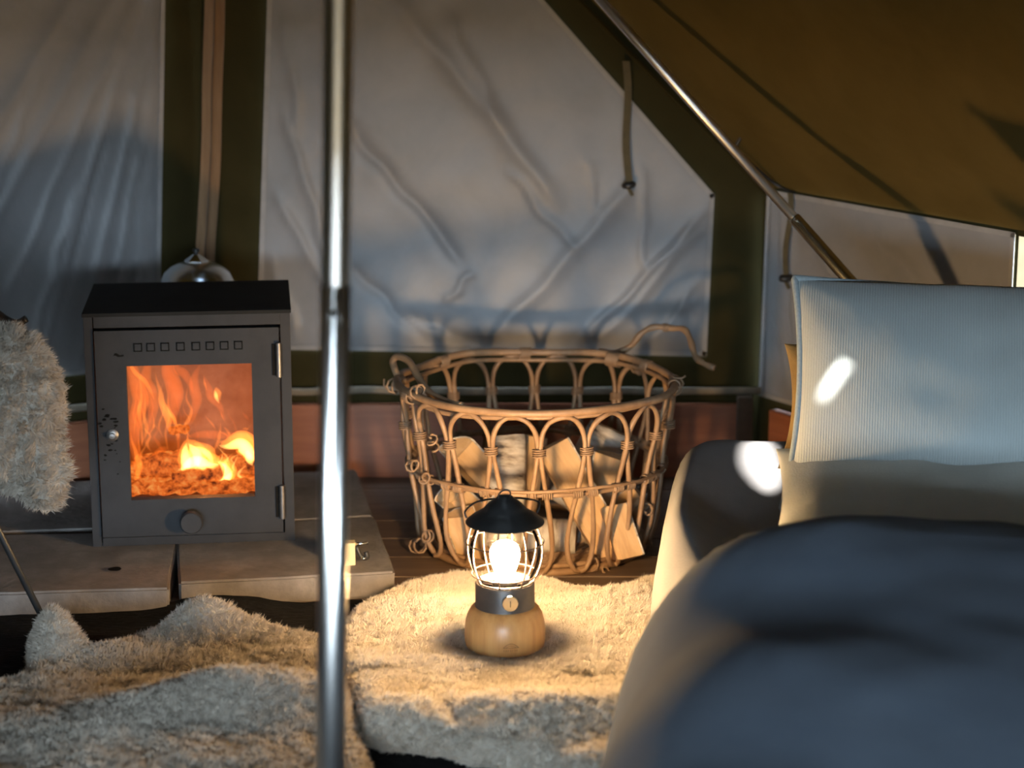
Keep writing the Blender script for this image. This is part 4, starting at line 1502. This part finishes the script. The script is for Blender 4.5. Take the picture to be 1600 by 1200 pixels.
# sheepskin under the lantern
P2 = fpx([(538, 985), (560, 962), (600, 942), (655, 922), (720, 912), (830, 918), (900, 932), (955, 936), (1010, 918), (1060, 925), (1080, 1000), (1030, 1150), (1000, 1230), (900, 1215), (850, 1200), (780, 1190), (735, 1185), (700, 1172), (640, 1165), (590, 1160), (565, 1140), (545, 1090), (520, 1040)], z=0.02)
LX = at(789, 1003, z=0.052)
B2 = [((830, 1135), 0.030, 0.11, 0.06, 0.0), ((960, 1120), 0.012, 0.06, 0.05, 0), ((640, 1125), 0.014, 0.08, 0.05, 0), ((650, 965), 0.010, 0.10, 0.04, 0.2),
      ((700, 1050), 0.006, 0.12, 0.04, 0), ((900, 965), 0.012, 0.07, 0.04, 0), ((930, 1070), -0.016, 0.07, 0.014, -0.15), ((705, 1135), -0.016, 0.016, 0.05, 0.35),
      ((580, 1062), -0.014, 0.05, 0.012, 0.0), ((1000, 950), 0.016, 0.05, 0.05, 0)]


def h2(P, d):
    z = 0.040 + bumps(P, B2) + 0.005 * npnoise(P, 12, 7) + 0.0035 * npnoise(P, 32, 8) + 0.002 * npnoise(P, 75, 9)
    r = np.linalg.norm(P - np.array(LX.xy), axis=1)
    flat = np.clip((r - 0.062) / 0.05, 0, 1)
    z = z * flat + 0.034 * (1 - flat)
    return 0.008 + np.maximum(z, 0.012) * rounded(d / 0.045, 2.6)


V, Q = height_mesh(P2, 0.0085, h2)
root = link('sheepskin_rug', np_mesh('sheepskin_rug', V, Q), M['wool'])
tag(root, 'cream sheepskin under the glowing lantern, next to the bed', 'sheepskin', 'sheepskin rugs on the floor')
rr = np.linalg.norm(V[Q].mean(1)[:, :2] - np.array(LX.xy), axis=1)
fur('fleece', V, Q[rr > 0.060], 320000, 0.0072, 0.00052, M['wool'], root, seed=12, lean=0.75, clump=95)

# ------------------------------------------------------------------ sling chair with a sheepskin, left edge
chair = empty('sling_chair', (-1.12, 3.42, 0.06))
tag(chair, 'dark leather sling chair on thin black steel legs at the left edge', 'chair')
cb = chair.location.copy()
f0 = at(68, 968, z=0.075)
f1 = at(0, 846, Y=f0.y + 0.02)
legd = (f1 - f0)
lr = 0.0055
prof = [(-1.44, 1.10), (-1.32, 0.92), (-1.18, 0.74), (-1.07, 0.615), (-0.985, 0.535), (-0.935, 0.475), (-0.90, 0.452), (-0.878, 0.460)]
YN, YF = 3.415, 3.86


def leg(a, b):
    MB().tube([Vector(a) - cb, Vector(b) - cb], lr, 10).build('leg', M['black'], chair)


leg(f0, f0 + legd * ((0.615 - f0.z) / legd.z) + Vector((0, YN - f0.y - 0.02, 0)))
leg((-1.42, YN, 0.03), (-0.935, YN, 0.475))
leg((-1.06, YF, 0.0), (-1.18, YF, 0.74))
leg((-1.50, YF, 0.0), (-0.985, YF, 0.535))
for yy in (YN, YF):
    MB().tube(cr([Vector((x_, yy, z_)) - cb for x_, z_ in prof], 5), 0.007, 10).build('side_rail', M['black'], chair)
MB().tube([Vector((-1.44, YN, 1.10)) - cb, Vector((-1.44, YF, 1.10)) - cb], 0.007, 10).build('top_rail', M['black'], chair)
# sling seat: leather sagging between the two side rails
pc_ = cr([Vector((x_, 0, z_)) for x_, z_ in prof], 5)
sv, sf = [], []
n = 12
for p in pc_:
    for i in range(n + 1):
        v = i / n
        sv.append(Vector((p.x - 0.02 * 4 * v * (1 - v), YN + (YF - YN) * v, p.z - 0.05 * 4 * v * (1 - v))) - cb)
for j in range(len(pc_) - 1):
    for i in range(n):
        a = j * (n + 1) + i
        sf.append((a, a + 1, a + n + 2, a + n + 1))
o = MB().add(sv, sf).build('sling_seat', M['leather'], chair)
md = o.modifiers.new('thickness', 'SOLIDIFY'); md.thickness = 0.006

YS = 3.36
sp = [(-260, 520), (-120, 500), (0, 508), (30, 512), (58, 532), (80, 562), (92, 590), (96, 615), (101, 640), (94, 662), (98, 690), (105, 722), (108, 745), (100, 765), (96, 782), (80, 797), (55, 788), (30, 775), (0, 762), (-80, 745), (-200, 740), (-290, 700)]
spw = [np.array((at(x, y, Y=YS).x, at(x, y, Y=YS).z)) for x, y in sp]


def h3(P, d):
    z = 0.042 * rounded(d / 0.09, 2.0)
    c = np.array((at(40, 640, Y=YS).x, at(40, 640, Y=YS).z))
    return z + (0.018 * npnoise(P, 8, 21) + 0.006 * npnoise(P, 30, 22) + 0.003 * npnoise(P, 70, 24)) * rounded(d / 0.04)


V2, Q2 = height_mesh(spw, 0.0085, h3)
nV = len(V2)
front = np.stack([V2[:, 0], YS - V2[:, 2], V2[:, 1]], 1)
backv = np.stack([V2[:, 0], YS + 0.6 * V2[:, 2], V2[:, 1]], 1)
Vs = np.concatenate([front, backv]); Qs = np.concatenate([Q2, Q2[:, ::-1] + nV])
# the skin carries on over the side rail and lies on the seat
fp_ = [np.array(p) for p in ((-1.13, 3.34), (-0.875, 3.34), (-0.885, 3.50), (-0.90, 3.64), (-1.0, 3.72), (-1.15, 3.68), (-1.17, 3.5))]
V3, Q3 = height_mesh(fp_, 0.0085, lambda P, d: 0.03 * rounded(d / 0.05) + 0.008 * npnoise(P, 14, 31) * rounded(d / 0.04))
V3 = np.stack([V3[:, 0], V3[:, 1], 0.505 + V3[:, 2] - 0.75 * (V3[:, 0] + 0.90)], 1)
Vs = np.concatenate([Vs, V3]); Qs = np.concatenate([Qs, Q3 + 2 * nV])
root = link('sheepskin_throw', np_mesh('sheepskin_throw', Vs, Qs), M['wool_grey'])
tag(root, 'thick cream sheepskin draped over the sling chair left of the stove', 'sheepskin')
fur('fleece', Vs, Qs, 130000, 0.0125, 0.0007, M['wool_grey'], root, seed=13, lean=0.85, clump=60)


# ------------------------------------------------------------------ bed
BO = Vector((0.118, 2.78, 0))
ba = math.radians(-9.5)
BU = Vector((math.cos(ba), math.sin(ba), 0)); BV = Vector((-math.sin(ba), math.cos(ba), 0))


def dome(name, c, a, b, r, H, w, pw, mat, wr_amp, seed, z0=0.004, ns=120, nr=26, wf=5.0, parent=None, extra=None, rot=0.0):
    """soft box: rounded rectangle outline lofted inwards, superelliptic edge, wrinkled"""
    vs, fs = [], []

    def outline(inset):
        aa, bb_ = max(a - inset, 0.0), max(b - inset, 0.0)
        rr_ = max(min(r - inset * 0.6, aa, bb_), 0.0)
        pts = []
        per = ns // 4
        for qd, (sx, sy) in enumerate(((1, 1), (-1, 1), (-1, -1), (1, -1))):
            for k in range(per):
                t = k / per
                an = qd * PI / 2 + t * PI / 2
                pts.append((sx * (aa - rr_) + rr_ * math.cos(an), sy * (bb_ - rr_) + rr_ * math.sin(an)))
        # resample evenly
        P = np.array(pts + [pts[0]])
        seg = np.r_[0, np.cumsum(np.linalg.norm(np.diff(P, axis=0), axis=1))]
        s = np.linspace(0, seg[-1], ns, endpoint=False)
        return np.stack([np.interp(s, seg, P[:, 0]), np.interp(s, seg, P[:, 1])], 1)
    inner = min(a, b)
    ins = [w * (1 - math.cos(PI / 2 * i / 12)) for i in range(13)] + list(np.linspace(w, inner, nr - 12)[1:])
    rings = [outline(i) for i in ins]
    hs = [H * (1 - max(0, 1 - i / w) ** pw) ** (1 / pw) for i in ins]
    for O_, h in zip(rings, hs):
        for x, y in O_:
            p = Vector((x, y, h))
            nsv = Vector((x * wf, y * wf, h * wf + seed))
            d1 = wr_amp * noise.noise(nsv) + wr_amp * 0.4 * noise.noise(nsv * 2.7)
            k_ = min(1, h / 0.04)
            out_ = Vector((x, y, 0)).normalized()
            p += (out_ * (1 - h / H) + Vector((0, 0, 1)) * (h / H)) * d1 * k_
            if extra: p += extra(p) * k_
            p.z = max(p.z, 0) + z0
            vs.append(p)
    for i in range(len(rings) - 1):
        for k in range(ns):
            l = (k + 1) % ns
            fs.append((i * ns + k, i * ns + l, (i + 1) * ns + l, (i + 1) * ns + k))
    fs.append(tuple(range(ns - 1, -1, -1)))
    me = MB().add(vs, fs).mesh(name)
    bm = bmesh.new(); bm.from_mesh(me); bmesh.ops.remove_doubles(bm, verts=bm.verts, dist=0.0005); bm.to_mesh(me); bm.free()
    o = link(name, me, mat, parent)
    o.matrix_world = Matrix.Translation(c) @ Matrix.Rotation(ba + rot, 4, 'Z')
    return o


def bed(u, v, z=0.0): return BO + BU * u + BV * v + Vector((0, 0, z))


# mattress with grey sheet: u -0.03..0.80, v -1.3..0.99
mt = dome('mattress', bed(0.435, -0.17), 0.39, 1.16, 0.10, 0.282, 0.060, 2.2, M['sheet'], 0.008, 5, ns=260, nr=34, wf=4.5, rot=math.radians(2.5))
for vtx in mt.data.vertices:      # the mattress sinks and narrows under the heaped duvet
    k_ = min(1.0, max(0.0, (0.72 - vtx.co.y) / 0.4))
    k_ = k_ * k_ * (3 - 2 * k_)
    if vtx.co.x < 0.1: vtx.co.x += 0.13 * k_ * min(1.0, (0.1 - vtx.co.x) / 0.3)
    # the sheet dips behind the rolled edge of the mattress
    dl_ = vtx.co.x + 0.39
    hd_ = min(1.0, max(0.0, (1.08 - vtx.co.y) / 0.25))
    vtx.co.z -= 0.075 * math.exp(-((dl_ - 0.17) / 0.10) ** 2) * hd_ * min(1.0, max(0.0, (vtx.co.z - 0.12) / 0.12)) * min(1.0, max(0.0, dl_ / 0.07))
    vtx.co.z *= 1 - 0.28 * k_
    if vtx.co.y < -0.3: vtx.co.y = -0.3 + (vtx.co.y + 0.3) * 0.85
tag(mt, 'thick mattress in a dark grey sheet on the floor, rounded corner by the basket', 'mattress')


def duv_extra(p):
    # broad soft folds across the duvet
    tilt = -0.10 * max(0.0, min(0.95, 0.55 - p.y)) * min(1.0, p.z / 0.3)
    return Vector((0, 0, tilt + 0.007 * math.sin(p.y * 16 + 1.5 * p.x) + 0.005 * math.sin(p.y * 9 - 4 * p.x)))


dv = dome('duvet', bed(0.472, -0.495), 0.46, 0.86, 0.36, 0.388, 0.24, 2.1, M['duvet'], 0.012, 9, ns=300, nr=44, wf=3.6, extra=duv_extra)
tag(dv, 'dark navy grey duvet heaped over the bed in the foreground', 'duvet')


def pillow(name, loc, rotm, a, b, T, mat, seed, label, cat, wr_amp=0.010, piping=None, pinch=0.10, sagx=0.0):
    n, m = 44, 36
    vs, fs = [], []
    rim = []

    def base_xy(u, v):
        # corners stay out, sides pull in
        x = a * u * (1 - pinch * (1 - v * v) ** 1 * 0.0 - 0.05 * (1 - abs(v) ** 2) * abs(u) ** 3)
        z = b * v * (1 - 0.05 * (1 - abs(u) ** 2) * abs(v) ** 3)
        return x, z
    for side in (-1, 1):
        for j in range(m + 1):
            for i in range(n + 1):
                u = math.sin(PI / 2 * (2 * i / n - 1)); v = math.sin(PI / 2 * (2 * j / m - 1))
                x, z = base_xy(u, v)
                e = (max(0.0, (1 - abs(u) ** 2.6)) * max(0.0, (1 - abs(v) ** 2.6))) ** 0.55
                w = wr_amp * noise.noise(Vector((x * 6, z * 6, seed + side))) + wr_amp * 0.5 * noise.noise(Vector((x * 15, z * 15, seed + 3 + side)))
                # pulls radiating from the corners
                for cu in (-1, 1):
                    for cv in (-1, 1):
                        du_, dv_ = (u - cu) * a, (v - cv) * b
                        rr_ = math.hypot(du_, dv_)
                        an = math.atan2(dv_, du_)
                        w += 0.005 * math.sin(an * 9 + seed) * math.exp(-(rr_ / 0.14) ** 2)
                yv = side * (T * e + w * e)
                vs.append((x, yv, z))
    W = n + 1
    for s in (0, 1):
        o_ = s * W * (m + 1)
        for j in range(m):
            for i in range(n):
                q = (o_ + j * W + i, o_ + j * W + i + 1, o_ + (j + 1) * W + i + 1, o_ + (j + 1) * W + i)
                fs.append(q if s == 0 else q[::-1])
    me = MB().add(vs, fs).mesh(name)
    bm = bmesh.new(); bm.from_mesh(me); bmesh.ops.remove_doubles(bm, verts=bm.verts, dist=0.0004); bm.to_mesh(me); bm.free()
    o = link(name, me, mat)
    o.matrix_world = Matrix.Translation(loc) @ rotm
    tag(o, label, cat)
    if piping:
        pts = []
        K = 30
        for (u0_, v0_), (u1_, v1_) in (((-1, -1), (1, -1)), ((1, -1), (1, 1)), ((1, 1), (-1, 1)), ((-1, 1), (-1, -1))):
            for k in range(K):
                t = math.sin(PI / 2 * (2 * k / K - 1)) * 0.5 + 0.5
                x, z = base_xy(u0_ + (u1_ - u0_) * t, v0_ + (v1_ - v0_) * t)
                pts.append((x * 1.006, 0.004 * noise.noise(Vector((x * 9, z * 9, 1))), z * 1.008))
        MB().tube(pts, 0.0062, 8, closed=True).build('piping', piping, o)
    return o


RZ = Matrix.Rotation(ba, 4, 'Z')
# lower pillow lies flat under the upright one
plo = pillow('pillow', bed(0.600, 0.475, 0.292), RZ @ Matrix.Rotation(math.radians(-80), 4, 'X') @ Matrix.Rotation(0, 4, 'Y'), 0.40, 0.22, 0.055, M['pillow_low'], 4,
             'olive grey pillow lying flat beneath the sage pillow', 'pillow')
pup = pillow('pillow', bed(0.585, 0.70, 0.425), RZ @ Matrix.Rotation(math.radians(-38), 4, 'X'), 0.365, 0.205, 0.100, M['pillow_top'], 7,
             'sage ribbed linen pillow with pale piping propped up on the bed', 'pillow', piping=M['piping'])
mu = pillow('cushion', bed(0.562, 0.81, 0.375), RZ @ Matrix.Rotation(math.radians(-38), 4, 'X'), 0.36, 0.115, 0.055, M['mustard'], 12,
            'mustard cushion mostly hidden behind the sage pillow', 'cushion')

# ------------------------------------------------------------------ lantern
LZ = 0.046
lan = empty('camping_lantern', (LX.x, LX.y, LZ), math.radians(5))
tag(lan, 'lit camping lantern with bamboo base and black metal cap on the sheepskin', 'lantern')
mm = 0.001
bz = [(0, 0), (0.058, 0), (0.0625, 0.003), (0.0640, 0.012), (0.0640, 0.028), (0.0625, 0.043), (0.0590, 0.055), (0.0545, 0.063), (0.0495, 0.068), (0.0, 0.068)]
o = MB().lathe(bz, 64).build('bamboo_base', M['bamboo'], lan, auto=50)
# burnt mark on the base: tent-like arch over lines of lettering
bk = MB()
arc_pts = []


def base_r(z):
    for (r0, z0), (r1, z1) in zip(bz[1:], bz[2:]):
        if z0 <= z <= z1 and z1 > z0: return r0 + (r1 - r0) * (z - z0) / (z1 - z0)
    return 0.06


def on_base(sx, z):
    r = base_r(z) + 0.0003
    a = -PI / 2 + (sx + 0.004) / r
    return Vector((r * math.cos(a), r * math.sin(a), z))


bk.tube([on_base(-0.0115 + 0.023 * i / 16, 0.0190 + 0.0062 * math.sin(PI * i / 16)) for i in range(17)], 0.0007, 5)
bk.tube([on_base(-0.008 + 0.016 * i / 12, 0.0190 + 0.0030 * math.sin(PI * i / 12)) for i in range(13)], 0.0005, 5)
bk.tube([on_base(-0.0125 + 0.025 * i / 10, 0.0185) for i in range(11)], 0.0006, 5)
for k in range(7):
    s0_ = -0.011 + k * 0.0034
    bk.tube([on_base(s0_, 0.0125), on_base(s0_ + 0.0004, 0.0155)], 0.0005, 4)
    if k % 2: bk.tube([on_base(s0_, 0.0140), on_base(s0_ + 0.0018, 0.0140)], 0.0004, 4)
bk.build('burnt_mark', M['brand'], o)
MB().lathe([(0.0, 0.066), (0.0478, 0.066), (0.0478, 0.070), (0.047, 0.071), (0.047, 0.104), (0.0455, 0.107), (0.041, 0.107), (0.040, 0.104), (0.0, 0.104)], 48).build('collar', M['collar'], lan, auto=40)
kb = MB().lathe([(0.0, 0.0), (0.0128, 0.0), (0.0128, 0.006), (0.0118, 0.0075), (0.0, 0.008)], 32).build('dimmer_knob', M['chrome'], lan, auto=40)
kb.matrix_local = Matrix.Translation((0.004, -0.0465, 0.087)) @ Matrix.Rotation(PI / 2, 4, 'X')
MB().box((0.0, -0.0565, 0.0), (0.0005, 0.0004, 0.005)).build('pointer', M['black'], lan, smooth=False).location = (0.004, 0.0017, 0.087)
# glass globe and bulb
GZ0, GZ1 = 0.105, 0.206
gl = []
for i in range(21):
    t = i / 20
    z = GZ0 + (GZ1 - GZ0) * t
    gl.append((0.036 + 0.0205 * math.sin(PI * min(1, t * 0.98 + 0.01)) ** 0.8, z))
MB().lathe(gl, 48).build('glass_globe', M['globe'], lan)
bpf = [(0.0, 0.171), (0.0075, 0.1705), (0.0140, 0.168), (0.0195, 0.163), (0.0230, 0.156), (0.0240, 0.149), (0.0230, 0.141), (0.0200, 0.131), (0.0165, 0.121), (0.0145, 0.112), (0.0145, 0.105)][::-1]
MB().lathe([(r_, z_ + 0.003) for r_, z_ in bpf], 40).build('bulb', M['bulb'], lan)
MB().lathe([(0.019, 0.103), (0.019, 0.108), (0.0175, 0.110)], 32).build('bulb_socket', M['black'], lan)


def cage_r(t): return 0.043 + 0.0215 * math.sin(PI * (0.06 + 0.80 * t)) ** 0.9 - 0.004


for k in range(8):
    a = 2 * PI * (k + 0.5) / 8 + 0.12
    pts = []
    for i in range(19):
        t = i / 18
        z = 0.1065 + 0.0985 * t
        r = cage_r(t)
        pts.append((r * math.cos(a), r * math.sin(a), z))
    MB().tube(pts, 0.00135, 7).build('cage_wire', M['wire'], lan)
for z in (0.121, 0.173):
    t = (z - 0.1065) / 0.0985
    r = cage_r(t) + 0.0015
    MB().tube([(r * math.cos(2 * PI * i / 48), r * math.sin(2 * PI * i / 48), z) for i in range(48)], 0.00125, 7, closed=True).build('cage_ring', M['wire'], lan)
MB().tube([(0.0425 * math.cos(2 * PI * i / 48), 0.0425 * math.sin(2 * PI * i / 48), 0.108) for i in range(48)], 0.0016, 7, closed=True).build('cage_ring', M['wire'], lan)
# black cap
cp = [(0.050, 0.203), (0.0615, 0.2035), (0.0622, 0.205), (0.0605, 0.2075), (0.051, 0.2150), (0.0405, 0.2215), (0.0335, 0.2265), (0.0325, 0.2285), (0.027, 0.2345), (0.020, 0.240), (0.0135, 0.2435), (0.0125, 0.246), (0.0075, 0.2485), (0.0, 0.249)]
MB().lathe(cp, 56).build('cap', M['black'], lan, auto=50)
MB().tube([(0.0095 * math.cos(2 * PI * i / 24 - 0.3) - 0.001, -0.004 + 0.0035 * math.sin(2 * PI * i / 24), 0.2495 + 0.0075 * math.sin(2 * PI * i / 24)) for i in range(24)], 0.0013, 7, closed=True).build('top_ring', M['black'], lan)
# folded wire bail lying behind the cap
bl_ = cr([(-0.060, 0.002, 0.212), (-0.062, 0.006, 0.222), (-0.045, 0.03, 0.2285), (-0.02, 0.048, 0.2285), (0.02, 0.050, 0.229), (0.042, 0.034, 0.231), (0.054, 0.010, 0.233), (0.0545, 0.0, 0.228), (0.050, -0.004, 0.2195)], 6)
MB().tube(bl_, 0.0016, 7).build('bail_handle', M['black'], lan)
